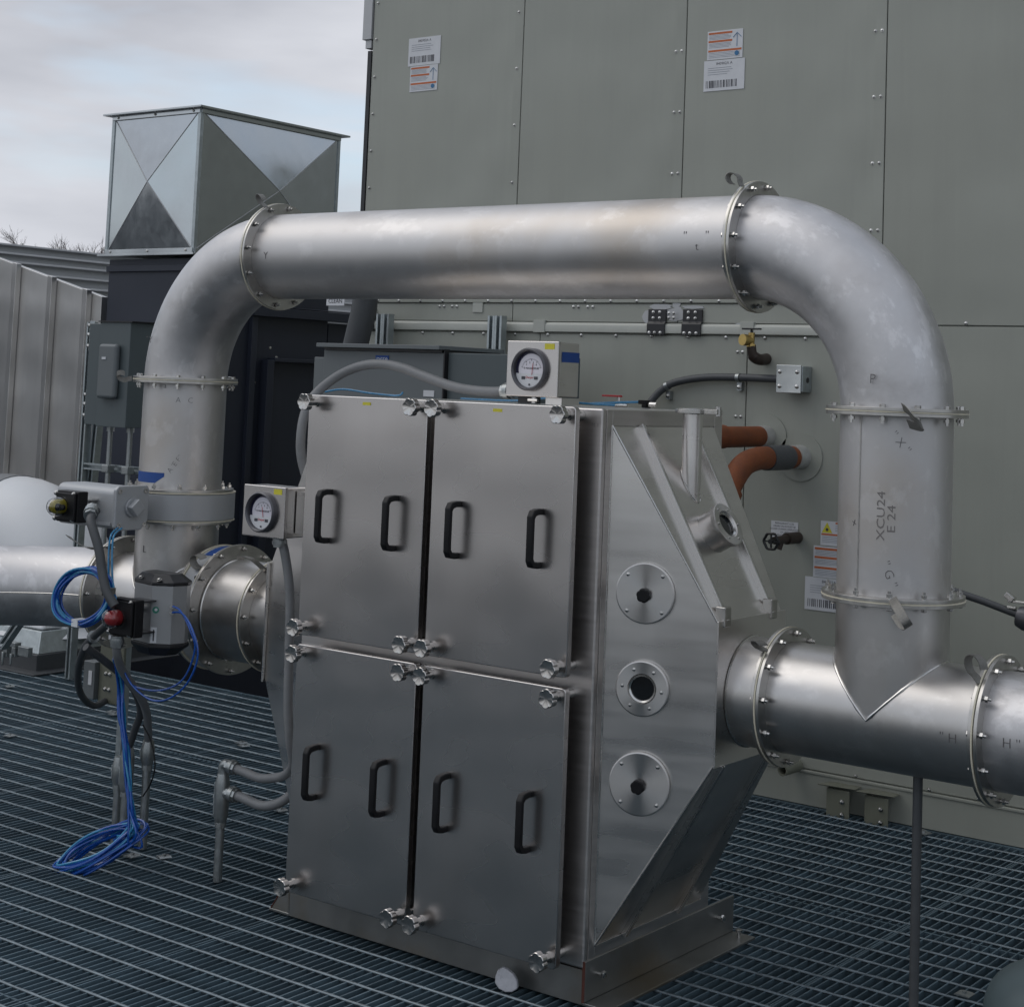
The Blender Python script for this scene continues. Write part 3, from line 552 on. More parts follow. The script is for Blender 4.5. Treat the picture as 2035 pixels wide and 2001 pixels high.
# ------------------------------------------------------------------ grey electrical cabinet by the wall
ec = thing('electrical_cabinet', (-4.9, 5.6, .6), 'wide grey electrical cabinet with overhanging top behind the filter housing', 'electrical cabinet')
part('cabinet_body', G().box((-5.262, 5.5, .55), (-4.556, 5.9, 1.775)), M['encl'], ec, .003)
part('cabinet_wing', G().box((-5.34, 5.52, .55), (-5.266, 5.9, 1.742)), M['encl'], ec, .003)
part('side_cabinet', G().box((-4.548, 5.52, .55), (-4.12, 5.9, 1.776)), M['enclD'], ec, .003, label='lower darker cabinet section on the right')
part('top_hood', G().box((-5.275, 5.46, 1.787), (-4.552, 5.92, 1.805)), M['encl'], ec, .002)
part('hood_shadow_gap', G().box((-5.25, 5.49, 1.7755), (-4.56, 5.9, 1.7865)), M['blkmetal'], ec)
part('door_seam', G().box((-4.5555, 5.497, .6), (-4.5485, 5.53, 1.79)), M['blkmetal'], ec)
np_ = part('name_plate', G().box((-4.945, 5.497, 1.715), (-4.868, 5.4995, 1.757)), M['tape'], ec); text('DS58', .03, FRONT(-4.9065, 5.4965, 1.736), M['paper'], np_)
part('small_tag', G().box((-4.66, 5.497, 1.585), (-4.60, 5.4995, 1.612)), M['paper'], ec)
for x_, zt in ((-5.515, 1.975), (-4.812, 1.97)):
    s_ = thing('wall_strut', (x_, 6.17, 0), ('left' if x_ < -5 else 'right')+' upright channel strut standing against the sage wall', 'strut', 'upright struts on the sage wall')
    strut((x_, 6.165, .01), (x_, 6.165, zt), .041, par=s_); strut((x_+.042, 6.165, .01), (x_+.042, 6.165, zt), .041, par=s_)
lc = one('leaning_cable_tray', G().tube([(-5.70, 6.0, 1.0), (-5.60, 6.0, 1.6), (-5.53, 6.0, 1.82), (-5.485, 6.0, 2.0), (-5.47, 6.0, 2.3)], [.062]*5, 16), M['conduitD'], 'dark sleeved conduit leaning against the left corner of the sage building', 'conduit')
hl = thing('white_tag', (-5.66, 5.98, 2.0), 'white paper tag with pen writing under the long top pipe', 'tag')
part('card', G().box((-5.72, 5.978, 2.005), (-5.60, 5.98, 2.05)), M['paper'], hl); text('CLEAN', .03, FRONT(-5.66, 5.977, 2.027), M['ink'], hl, 'handwriting')
# ------------------------------------------------------------------ filter housing
X0, X1, YF, YB, ZB, ZT = -3.670, -2.569, 3.795, 4.45, .097, 1.594
fh = thing('filter_housing', (-3.12, 4.12, 0), 'large stainless filter housing cabinet with four knobbed access doors', 'filter housing')
part('cabinet_body', G().box((X0+.004, YF+.0225, ZB), (X1-.004, YB, ZT-.002)), M['steel'], fh, .004)
part('front_frame', G().box((X0, YF, ZB+.002), (X1, YF+.022, ZT)), M['polish'], fh, .006, segs=3)
XP, XM = -2.27, -3.969
def hop(xb, xs, nm, lab):
    B = [(xb, 3.845, .148), (xb, 4.405, .148), (xb, 4.405, 1.548), (xb, 3.845, 1.548)]; S_ = [(xs, 3.945, .662), (xs, 4.305, .662), (xs, 4.305, 1.028), (xs, 3.945, 1.028)]
    g = G().hexa(B+S_); return part(nm, g, M['steel'], fh, .003, label=lab)
hop(X1-.004, XP, 'transition_hopper', 'right transition hopper towards the vertical riser'); hop(X0+.004, XM, 'transition_hopper', 'left transition hopper')
# edge band on box side round the hopper
# stiffener ribs on the hopper roof and underside
def rib(a, b, nrm, w_, h_):
    a, b, nrm = Vector(a), Vector(b), Vector(nrm).normalized(); d = (b-a).normalized(); s_ = nrm.cross(d).normalized()
    t = .0035; out = []
    def qd(o1, o2, n1, n2): return [a+s_*o1+nrm*n1, a+s_*o2+nrm*n1, a+s_*o2+nrm*n2, a+s_*o1+nrm*n2, b+s_*o1+nrm*n1, b+s_*o2+nrm*n1, b+s_*o2+nrm*n2, b+s_*o1+nrm*n2]
    g = G().hexa(qd(-w_/2, -w_/2+t, 0, h_)).hexa(qd(-w_/2+t, w_/2, h_-t, h_)).hexa(qd(w_/2-t, w_/2, 0, h_-t-.0002))
    return part('stiffener_rib', g, M['flange'] if 0 else M['turned'], fh, .001)
nr = Vector((.867, 0, .498)); nu = Vector((.865, 0, -.50))
rib((-2.572, 3.985, 1.545), (-2.272, 3.975, 1.03), nr, .015, .018); rib((-2.572, 4.262, 1.545), (-2.272, 4.232, 1.03), nr, .015, .018)
rib((-2.572, 3.985, .150), (-2.272, 3.975, .66), nu, .015, .018); rib((-2.572, 4.262, .150), (-2.272, 4.232, .66), nu, .015, .018)
def cornerblock(y_): return part('corner_block', G().box((XP-.02, y_-.018, 1.02), (XP+.012, y_+.018, 1.075)), M['flange'], fh, .004)
cornerblock(3.975); cornerblock(4.238)
for sgn, xs in ((1, XP), (-1, XM)):
    part('end_plate', G().box((min(xs, xs+.006*sgn), 3.935, .652), (max(xs, xs+.006*sgn), 4.315, 1.038)), M['steel'], fh, .001)
# side band (formed collar between box and hopper)
for sgn, xb in ((1, X1), (-1, X0)):
    a, b = (xb-.004, xb) if sgn > 0 else (xb, xb+.004)
    part('side_collar', G().box((a, YF+.0225, ZB+.001), (b, 3.846, ZT-.003)).box((a, 4.404, ZB+.001), (b, YB, ZT-.003)).box((a, 3.8461, 1.5475), (b, 4.4039, ZT-.003)).box((a, 3.8461, ZB+.001), (b, 4.4039, .1485)), M['polish'], fh, .001)
# weld beads of the hopper edges
for pts in ([(X1, 3.845, .148), (X1, 3.845, 1.548)], [(X1, 3.845, 1.548), (XP, 3.945, 1.028)], [(XP, 3.945, .662), (X1, 3.845, .148)], [(XP, 3.945, 1.028), (XP, 3.945, .662)], [(XP, 3.945, 1.03), (XP, 4.305, 1.03)]):
    part('weld_bead', G().tube(pts, .0028, 8), M['turned'], fh)
# doors
knobP = []
def knob_g():
    g = G(); g.lathe([(.0, -.001), (.012, 0), (.0225, .0005), (.0245, .002), (.0245, .020), (.0228, .0218), (.010, .0195), (0, .019)], (0, 0, 0), (0, 0, 1), 72, 6, .085)
    g.cyl((0, 0, -.03), (0, 0, .0), .011, 16); g.cyl((0, 0, -.036), (0, 0, -.028), .015, 20); return g
kme, kc = mesh(knob_g(), 'star_knob', M['knob'], 28)
def handle_g():
    g = G(); w_ = .010; H, D = .0815, .052
    outer = [(0, -H), (-.020, -H), (-D+.010, -H+.004), (-D, -H+.02), (-D, H-.02), (-D+.010, H-.004), (-.020, H), (0, H)]
    inner = [(0, H-.017), (-.018, H-.017), (-D+.020, H-.020), (-D+.014, H-.028), (-D+.014, -H+.028), (-D+.020, -H+.020), (-.018, -H+.017), (0, -H+.017)]
    o = [Vector((-w_, a, b)) for a, b in outer]; i_ = [Vector((-w_, a, b)) for a, b in inner]; n = len(o)
    vs = o+i_+[p+Vector((2*w_, 0, 0)) for p in o]+[p+Vector((2*w_, 0, 0)) for p in i_]
    fs = []
    for k in range(n-1):
        j = k+1
        fs += [(k, j, 2*n-1-j, 2*n-1-k), (2*n+k, 4*n-1-k, 4*n-1-j, 2*n+j), (k, 2*n+k, 2*n+j, j), (n+k, n+j, 3*n+j, 3*n+k)]
    fs += [(0, 2*n-1, 4*n-1, 2*n), (n-1, 3*n-1, 3*n, n)]
    return g.add(vs, fs)
hme, hc = mesh(handle_g(), 'handle', M['blk'], 50)
mir = False
def door(x0, x1, z0, z1, lab, hz, tag=None):
    yd = 3.730; R = .012
    pts = []
    for cx, cz, a0 in ((x1-R, z1-R, 0), (x0+R, z1-R, 90), (x0+R, z0+R, 180), (x1-R, z0+R, 270)):
        for k in range(5): a = radians(a0+k*22.5); pts.append((cx+R*cos(a), yd, cz+R*sin(a)))
    d = part('door', G().prism(pts, (0, .022, 0)), M['door'], fh, .003, ang=50, label=lab, segs=3)
    for hx in (x0+.105, x1-.105+.0):
        o = put('handle', hme, d, Matrix.Translation((hx, yd, hz)) @ Matrix.Translation(hc)); b = o.modifiers.new('bevel', 'BEVEL'); b.width = .003; b.segments = 2; b.limit_method = 'ANGLE'
    for kx in (x0+.030, x1-.025):
        for kz in (z1-.022, z0+.028):
            put('star_knob', kme, d, frame((kx, yd-.034, kz), (1, 0, 0), (0, 0, 1)) @ Matrix.Rotation(random.uniform(0, 1), 4, 'Z') @ Matrix.Translation(kc))
            st = part('stud', G().cyl((kx, yd+.0225, kz), (kx, YF-.001, kz), .0085, 12).cyl((kx, YF-.012, kz), (kx, YF-.001, kz), .013, 16), M['turned'], d)
    if tag: part('yellow_tag', G().box((tag-.016, yd-.0012, z1-.024), (tag+.016, yd-.0002, z1-.015)), M['yellow'], d)
    return d
door(-3.622, -3.143, .866, 1.596, 'upper left door', 1.232, -3.382); door(-3.115, -2.614, .866, 1.596, 'upper right door', 1.232, -2.884)
door(-3.622, -3.143, .102, .838, 'lower left door', .472); door(-3.115, -2.614, .102, .838, 'lower right door', .472)
for z_ in (1.572, .892, .816, .131):      # welded bosses by the right door edge
    part('boss', G().cyl((-2.640, 3.7535, z_), (-2.640, YF-.0005, z_), .014, 20), M['turned'], fh)
text('M 1', .016, FRONT(-2.592, YF-.001, 1.548), M['ink'], fh, 'pen_mark')
# covers and ports on the right hopper front
nf = Vector((.317, -.948, 0)).normalized()
def disc_local(c, r, t=.010):
    return G().cyl(Vector(c)+nf*.001, Vector(c)+nf*t, r, 56)
for (c, r, lab) in (((-2.463, 3.879, 1.098), .082, 'upper blank cover disc'), ((-2.462, 3.8795, .590), .084, 'lower blank cover disc')):
    dm_, dc_ = mesh(G().lathe([(0, .001), (r, .001), (r, .011), (r-.003, .012), (0, .012)], (0, 0, 0), (0, 0, 1), 72), 'cover_disc', M['lathe'], 10)
    d = put('cover_disc', dm_, fh, axis_frame(c, nf) @ Matrix.Translation(dc_), label=lab)
    part('black_plug', G().lathe([(0, .012), (.016, .012), (.0185, .018), (.0185, .030), (.015, .033), (0, .033)], Vector(c)+Vector((0, 0, -.004)), nf, 36, 6, .06), M['blk'], d)
    for k in range(4):
        a = radians(45+90*k); s_ = Vector((.948, .317, 0)); q = Vector(c)+s_*cos(a)*(r-.013)+Vector((0, 0, 1))*sin(a)*(r-.013)+nf*.0115; put('cover_screw', scrM, d, axis_frame(q, nf) @ Matrix.Diagonal((.6, .6, .5, 1)) @ Matrix.Translation(scr_c))
def port(c, nrm, ro, ri, L_, lab, up_=Vector((0, 0, 1)), nb=6):
    dm_, dc_ = mesh(G().lathe([(ri, .0015), (ro, .0015), (ro, .014), (ro-.003, .0155), (ri+.004, .0155), (ri, .010)], (0, 0, 0), (0, 0, 1), 56, closed=True), 'sight_port', M['lathe'], 10)
    d = put('sight_port', dm_, fh, axis_frame(Vector(c)+nrm*L_, nrm) @ Matrix.Translation(dc_), label=lab)
    if L_ > .01: part('port_barrel', G().lathe([(ro*.93, -.03), (ro*.93, L_)], c, nrm, 48), M['steel'], d)
    part('sight_glass', G().lathe([(ri, .002), (0, .002)], Vector(c)+nrm*L_, nrm, 40), M['glassdark'], d)
    part('inner_ring', G().lathe([(ri+.0005, .003), (ri+.0005, .012), (ri-.004, .008), (ri-.004, .003)], Vector(c)+nrm*L_, nrm, 40), M['turned'], d)
    u_ = nrm.cross(up_).normalized(); v_ = u_.cross(nrm)
    for k in range(nb):
        a = radians(60*k+5) if nb == 6 else radians(45+90*k); q = Vector(c)+(u_*cos(a)+v_*sin(a))*(ro+ri)/2+nrm*(L_+.015); put('port_screw', scrM, d, axis_frame(q, nrm) @ Matrix.Diagonal((.55, .55, .4, 1)) @ Matrix.Translation(scr_c))
port((-2.463, 3.881, .843), nf, .074, .0365, .0, 'round sight glass between the two cover discs')
port((-2.400, 4.118, 1.254), nr, .064, .036, .045, 'raised sight glass on the sloping hopper roof')
# nozzle with clamped cap
nz = part('nozzle', G().cyl((-2.475, 4.118, 1.33), (-2.475, 4.118, 1.588), .0285, 32), M['steel'], fh)
part('nozzle_cap', G().lathe([(0, 0), (.030, 0), (.046, .003), (.046, .014), (.040, .017), (0, .018)], (-2.475, 4.118, 1.586), (0, 0, 1), 40), M['turned'], nz)
part('clamp_ring', G().ring((-2.475, 4.118, 1.588), (0, 0, 1), .046, .051, .012, 40).box((-2.43, 4.10, 1.588), (-2.385, 4.13, 1.602)).cyl((-2.39, 4.115, 1.582), (-2.39, 4.115, 1.61), .009, 10), M['bolt'], nz, .001)
wb = [(-2.475+.0285*cos(a), 4.118+.0285*sin(a), 1.548-(-2.475+.0285*cos(a)+2.569)*1.74+.002) for a in [k*pi/16 for k in range(32)]]
part('weld_bead', G().tube(wb, .0025, 6, closed=True), M['turned'], fh)
# base: plinth and mounting angles
part('plinth', G().box((X0+.002, YF+.006, .004), (X1-.004, YF+.012, ZB-.002)), M['basep'], fh, .001); part('plinth', G().box((X0+.01, YB-.012, .004), (X1-.01, YB-.004, ZB-.002)), M['basep'], fh, .001)
part('plinth_top', G().box((X0+.0015, YF+.0125, ZB-.010), (X1-.004, YB-.013, ZB-.002)), M['basep'], fh)
for sgn, xb in ((1, X1-.0035), (-1, X0+.0015)):
    a, b = sorted((xb, xb+.008*sgn)); a2, b2 = sorted((xb, xb+.085*sgn))
    ma = part('mounting_angle', G().box((a, 3.80, .012), (b, 4.60, .118)).box((a2, 3.80, .003), (b2, 4.60, .0115)), M['basep'], fh, .002, label=('right' if sgn > 0 else 'left')+' mounting angle bolted to the cabinet foot')
    ge = [(xb+.0082*sgn, 3.802, .012), (xb+.078*sgn, 3.802, .012), (xb+.0082*sgn, 3.802, .112)]
    if sgn < 0: part('gusset', G().prism(ge, (0, .007, 0)), M['basep'], ma); part('rusty_edge', G().tube([Vector(ge[1])+Vector((0, -.001, 0)), Vector(ge[2])+Vector((0, -.001, 0))], .0018, 5), M['rustred'], ma)
    else: part('rusty_edge', G().box((a, 3.7965, .012), (b, 3.7995, .118)), M['rustred'], ma)
    for yy in (3.86, 4.50):
        inst('anchor_bolt', bigM, big_c, ma, (xb+.009*sgn, yy, .075), (sgn, 0, 0))
    inst('anchor_bolt', bigM, big_c, ma, (xb+.05*sgn, 4.56 if sgn > 0 else 3.86, .012), (0, 0, 1))
# ------------------------------------------------------------------ gauge boxes
def gauge(x0, x1, yf, z0, z1, dep, lab, cap, tape=False):
    t = thing('gauge_box', ((x0+x1)/2, yf+dep/2, z0), lab, 'gauge', 'dial gauge boxes on the filter housing'); w_ = x1-x0
    part('enclosure', G().box((x0, yf+.0125, z0+.002), (x1, yf+dep, z1-.002)), M['steel'], t, .004)
    part('front_cover', G().box((x0-.003, yf, z0), (x1+.003, yf+.012, z1)), M['door'], t, .003)
    cx, cz = (x0+x1)/2-.004, (z0+z1)/2-.002; R = .0635
    bz = part('bezel', G().lathe([(R*.84, 0), (R*.86, .014), (R*.93, .019), (R, .014), (R, 0)], (cx, yf, cz), (0, -1, 0), 56), M['bezel'], t)
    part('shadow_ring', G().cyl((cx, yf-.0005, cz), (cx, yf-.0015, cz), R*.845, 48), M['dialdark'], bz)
    dl = part('dial', G().cyl((cx+.004, yf-.0017, cz), (cx+.004, yf-.003, cz), R*.735, 48), M['dial'], t)
    yy = yf-.0034; g = G()
    for k in range(21):
        a = radians(160-k*7); r1 = R*.60; r2 = R*(.50 if k % 5 == 0 else .55)
        p, q = Vector((cx+.004+r1*cos(a), yy, cz-.006+r1*sin(a))), Vector((cx+.004+r2*cos(a), yy, cz-.006+r2*sin(a))); g.tube([p, q], .0006 if k % 5 else .0009, 4)
    part('scale_marks', g, M['ink'], dl)
    for k, s_ in enumerate(('0', '1', '2', '3', '4', '5')):
        a = radians(160-k*28); text(s_, .0085, FRONT(cx+.004+R*.42*cos(a), yy, cz-.006+R*.42*sin(a)), M['ink'], dl, 'numeral')
    text('MAGNEHELIC', .0078, FRONT(cx+.008, yy, cz+.003), M['ink'], dl)
    pa, pb = Vector((cx+.008, yy-.002, cz-.016)), Vector((cx+.011, yy-.002, cz+.018))
    if not cap: pb = Vector((cx+.002, yy-.002, cz+.016))
    part('pointer', G().tube([pa, pb], .0009, 5), M['red'], dl)
    # lower white cap with the maker's script
    pts = [(cx-R*.80*cos(a), yf-.0042, cz-.012-R*.66*sin(a)) for a in [k*pi/16 for k in range(17)]]
    lp = part('dial_cap', G().prism(pts, (0, .001, 0)), M['paper'], t)
    text('Dwyer', .0105, FRONT(cx, yf-.0045, cz-.024), M['red'], lp, 'maker_script')
    part('cap_slot', G().box((cx-.030, yf-.0052, cz-.030), (cx-.016, yf-.0043, cz-.021)).box((cx+.016, yf-.0052, cz-.030), (cx+.030, yf-.0043, cz-.021)), M['ink'], lp, .002)
    part('zero_screw', G().cyl((cx, yf-.0065, cz-.045), (cx, yf-.0043, cz-.045), .003, 10), M['bezel'], lp)
    part('yellow_tag', G().box((x1-.047, yf-.0012, z1-.024), (x1-.012, yf-.0002, z1-.007)), M['yellow'], t)
    if tape: part('blue_tape', G().box((x1+.0005, yf+.022, z1-.060), (x1+.0018, yf+dep-.002, z1-.030)), M['tape'], t)
    return t
gt = gauge(-3.032, -2.848, 3.96, 1.617, 1.782, .112, 'steel gauge box with round dial and blue tape standing on the cabinet top', True, True)
part('stand_leg', G().box((-3.01, 3.99, 1.5955), (-2.955, 4.03, 1.616)), M['blkmetal'], gt); part('stand_leg', G().box((-2.90, 3.98, 1.5955), (-2.842, 4.07, 1.6165)), M['steel'], gt)
part('tube_fitting', G().cyl((-2.935, 3.97, 1.598), (-2.935, 3.97, 1.616), .008, 10).cyl((-2.952, 3.965, 1.607), (-2.918, 3.965, 1.607), .005, 8), M['bolt'], gt)
g2 = gauge(-3.905, -3.726, 3.75, 1.142, 1.303, .10, 'steel gauge box with round dial hanging left of the upper left door', False)
part('bracket', G().box((-3.722, 3.80, 1.16), (-3.672, 3.83, 1.29)), M['steel'], g2)
# ------------------------------------------------------------------ duct pipe loop
Rp, PY, ZL, ZU, XL, XR = .148, 4.125, .833, 2.065, -4.63, -1.85
def flange(par, o, ax, R=.186, ri=Rp, t=.009, bolts=0, ph=0, nm='flange', thick=.022):
    f_ = part(nm, G().ring(Vector(o), ax, ri, R, t, 72), M['flange'], par, .001)
    if bolts:
        ax = Vector(ax).normalized(); u_ = ax.orthogonal().normalized(); v_ = ax.cross(u_)
        for k in range(bolts):
            a = 2*pi*(k+ph)/bolts; inst('flange_bolt', boltM, bolt_c, f_, Vector(o)+ax*.0+(u_*cos(a)+v_*sin(a))*(R-.0155), -ax)
    return f_
def gasket(par, o, ax, R=.1875): part('gasket', G().ring(Vector(o), ax, Rp*.99, R, .0035, 72), M['gasket'], par)
def pipe_run(t, a, b, m='pipe', r=Rp, n=64, nm='pipe_wall'):
    a, b = Vector(a), Vector(b); k = 2
    return part(nm, G().tube([a, b], r, n, True), M[m], t)
def seam(t, a, b, m='turned', r=.0018): part('weld_seam', G().tube([a, b], r, 6), M[m], t)
def loop_strap(t, p, d1, d2, wv, sz=.035, w_=.020):
    """curled braided strap leaving p"""
    p, d1, d2 = Vector(p), Vector(d1), Vector(d2)
    d1 = d1.normalized(); d2 = (d2-d1*d2.dot(d1)).normalized(); sz *= .9; c = p+d1*sz
    pts = smoothpath([p]+[c-(d1*cos(a)*1.0-d2*sin(a)*.75)*sz*.62 for a in [radians(q) for q in range(25, 325, 30)]], 3)
    part('bonding_strap', G().ribbon(pts, wv, w_), M['strap'], t)
# top horizontal pipe
XA, XB = -4.18, -2.283
tp = thing('top_pipe', ((XA+XB)/2, PY, ZU), 'long horizontal stainless pipe bridging above the cabinet between two elbows', 'pipe')
pipe_run(tp, (XA, PY, ZU), (XB, PY, ZU)); flange(tp, (XA+.002, PY, ZU), (1, 0, 0), bolts=12, ph=.3); flange(tp, (XB-.002, PY, ZU), (-1, 0, 0)); gasket(tp, (XA-.0018, PY, ZU), (1, 0, 0)); gasket(tp, (XB-.0018, PY, ZU), (1, 0, 0))
loop_strap(tp, (XA+.01, PY-.09, ZU+.165), (-.5, -.4, 1), (-.8, 0, .3), (.5, 1, 0)); loop_strap(tp, (XB-.0, PY-.10, ZU+.16), (-.8, -.3, .8), (-.2, 0, .6), (.3, 1, 0))
wr = ((0, PY, ZU), (1, 0, 0), Rp)
text('t', .034, frame((-2.395, PY-Rp, ZU-.01), (1, 0, 0), (0, 0, 1)), M['pen'], tp, 'pen_mark', wrap=wr); text("''      ''", .035, frame((-2.40, PY-Rp*.98, ZU+.02), (1, 0, 0), (0, .2, 1)), M['pen'], tp, 'pen_mark', wrap=wr)
text('Y', .036, frame((-4.10, PY-Rp, ZU-.01), (1, 0, 0), (0, 0, 1)), M['pen'], tp, 'pen_mark', wrap=wr)
# elbows
def elbow(cx, sgn, lab, C_=.45):
    """from horizontal run at x = cx + sgn*C_ (z ZU) down into the riser at x = cx"""
    t = thing('pipe_elbow', (cx, PY, ZU-C_), lab, 'pipe elbow', 'stainless pipe elbows')
    pth = [(cx+sgn*C_*(1-sin(a)), PY, ZU-C_+C_*cos(a)) for a in [k*pi/2/28 for k in range(29)]]
    part('elbow_body', G().tube(pth, Rp, 64), M['elbow'], t)
    ends = (cx+sgn*C_, PY, ZU)
    return t
re_ = elbow(XR, -1, 'right stainless elbow with scratches turning down to the right riser')
part('neck', G().cyl((XB+.002, PY, ZU), (XR-.45+.001, PY, ZU), Rp, 64), M['elbow'], re_) if XR-.45 > XB+.004 else None
flange(re_, (XB+.002, PY, ZU), (1, 0, 0), bolts=12, ph=.3); ZR = 1.618
flange(re_, (XR, PY, ZR+.002), (0, 0, 1)); gasket(re_, (XR, PY, ZR-.0018), (0, 0, 1))
le_ = elbow(XL, 1, 'left stainless elbow turning down to the left riser'); flange(le_, (XA-.002, PY, ZU), (-1, 0, 0)); ZRL = 1.620
flange(le_, (XL, PY, ZRL+.002), (0, 0, 1)); gasket(le_, (XL, PY, ZRL-.0018), (0, 0, 1))
text('P', .036, frame((XR-.0, PY-Rp, 1.70), (1, 0, 0), (0, 0, 1)), M['pen'], re_, 'pen_mark', wrap=((XR, PY, 0), (0, 0, 1), Rp+.006))
# right riser
ZRB = 1.135
rr = thing('right_riser_pipe', (XR, PY, ZRB), 'right vertical stainless riser stencilled XCU24 between two flanges', 'pipe')
pipe_run(rr, (XR, PY, ZRB), (XR, PY, ZR)); flange(rr, (XR, PY, ZR-.002), (0, 0, -1), bolts=12, ph=.1); flange(rr, (XR, PY, ZRB+.002), (0, 0, 1), bolts=12, ph=.2); gasket(rr, (XR, PY, ZRB-.0018), (0, 0, 1))
wr = ((XR, PY, 0), (0, 0, 1), Rp)
def vert_text(s, xq, z_, size, par, wr, flip=False):
    yq = PY-sqrt(max(1e-6, Rp**2-(xq-wr[0][0])**2)); nrm = Vector((xq-wr[0][0], yq-PY, 0)).normalized()
    text(s, size, frame((xq, yq, z_), (0, 0, 1), Vector((0, 0, 1)).cross(nrm)*-1 if flip else nrm.cross(Vector((0, 0, 1)))), M['stencil'], par, 'stencil', wrap=wr)
def rtext(s, xq, z_, size, par, wr, nm='stencil', rot=0, xs=1.):
    yq = PY-sqrt(max(1e-6, Rp**2-(xq-wr[0][0])**2)); nrm = Vector((xq-wr[0][0], yq-PY, 0)).normalized(); tx = Vector((0, 0, 1)).cross(nrm); R_ = Matrix.Rotation(radians(rot), 4, nrm)
    text(s, size, frame((xq, yq, z_), R_ @ tx, R_ @ Vector((0, 0, 1))), M['stencil' if nm == 'stencil' else 'pen'], par, nm, wrap=wr, xs=xs)
rtext('XCU24', -1.822, 1.352, .030, rr, wr, rot=90, xs=1.35); rtext('E 24', -1.796, 1.345, .030, rr, wr, rot=90, xs=1.35)
rtext("'' X ''", -1.78, 1.54, .032, rr, wr, 'pen_mark', -50); rtext("'' G ''", -1.80, 1.205, .034, rr, wr, 'pen_mark', -70); rtext("x", -1.90, 1.33, .03, rr, wr, 'pen_mark', 20)
ya = PY-sqrt(Rp**2-.02**2)
part('weld_seam', G().tube([(XR-.035, PY-sqrt(Rp**2-.035**2)-.0005, ZRB+.01), (XR-.035, PY-sqrt(Rp**2-.035**2)-.0005, ZR-.01)], .0022, 6), M['flange'], rr)
part('bonding_strap', G().ribbon(smoothpath([(XR+.09, PY-.165, ZR+.013), (XR+.115, PY-.19, ZR+.004), (XR+.145, PY-.21, ZR-.018), (XR+.16, PY-.205, ZR-.030), (XR+.145, PY-.19, ZR-.034), (XR+.11, PY-.175, ZR-.028)], 5), (-.3, -.3, 1), .024), M['strap'], rr)
part('bonding_strap', G().ribbon(smoothpath([(XR+.075, PY-.17, ZRB+.014), (XR+.10, PY-.20, ZRB+.0), (XR+.13, PY-.215, ZRB-.030), (XR+.135, PY-.205, ZRB-.046), (XR+.115, PY-.195, ZRB-.045), (XR+.085, PY-.175, ZRB-.022)], 5), (.8, .2, .6), .024), M['strap'], rr)
# tees
def tee(cx, xa, xb, ztop, lab, mt='tee'):
    t = thing('pipe_tee', (cx, PY, ZL), lab, 'pipe tee', 'stainless pipe tees')
    part('main_run', G().tube([(xa, PY, ZL), (xb, PY, ZL)], Rp, 72), M[mt], t)
    part('branch', G().tube([(cx, PY, ZL), (cx, PY, ztop)], Rp-.0004, 72), M[mt], t)
    sd_ = [(cx+(Rp+.0005)*cos(a), PY+(Rp+.0005)*sin(a), ZL+Rp*abs(cos(a))) for a in [k*pi/36 for k in range(72)]]
    part('weld_bead', G().tube(sd_, [.0042+random.uniform(-.0012, .0012) for _ in sd_], 8, closed=True), M['turned'], t)
    return t
rt_ = tee(XR, -2.152, -1.556, ZRB, 'right stainless tee between the cabinet outlet and the right edge pipe')
flange(rt_, (-2.150, PY, ZL), (1, 0, 0), bolts=12, ph=.35); flange(rt_, (-1.558, PY, ZL), (-1, 0, 0)); flange(rt_, (XR, PY, ZRB-.002), (0, 0, -1)); gasket(rt_, (-1.5578, PY, ZL), (1, 0, 0))
text("'' H", .034, frame((-1.63, PY-Rp, ZL-.01), (1, 0, 0), (0, 0, 1)), M['pen'], rt_, 'pen_mark', wrap=((0, PY, ZL), (1, 0, 0), Rp))
# outlet spool from the cabinet
os_ = thing('outlet_spool', (-2.2, PY, ZL), 'short stainless outlet spool welded to the right hopper of the cabinet', 'pipe')
pipe_run(os_, (XP+.004, PY, ZL), (-2.153, PY, ZL), 'tee'); flange(os_, (-2.156, PY, ZL), (-1, 0, 0)); gasket(os_, (-2.1545, PY, ZL), (1, 0, 0)); part('weld_bead', G().lathe([(Rp, 0), (Rp+.004, .002), (Rp, .005)], (XP+.006, PY, ZL), (1, 0, 0), 64), M['turned'], os_)
loop_strap(os_, (-2.15, PY-.13, ZL+.135), (-.4, -.4, .5), (-.8, -.1, .2), (.5, .8, 0), .028, .028)
re2 = thing('right_edge_pipe', (-1.2, PY, ZL), 'stainless pipe leaving the picture at the lower right edge', 'pipe')
pipe_run(re2, (-1.555, PY, ZL), (-.7, PY, ZL), 'elbow'); flange(re2, (-1.552, PY, ZL), (1, 0, 0), bolts=12, ph=.35); loop_strap(re2, (-1.555, PY-.13, ZL+.13), (-.3, -.2, 1.2), (-.7, -.0, .5), (.4, .9, 0), .05, .026)
text("H ''", .034, frame((-1.47, PY-Rp, ZL-.0), (1, 0, 0), (0, 0, 1)), M['pen'], re2, 'pen_mark', wrap=((0, PY, ZL), (1, 0, 0), Rp))
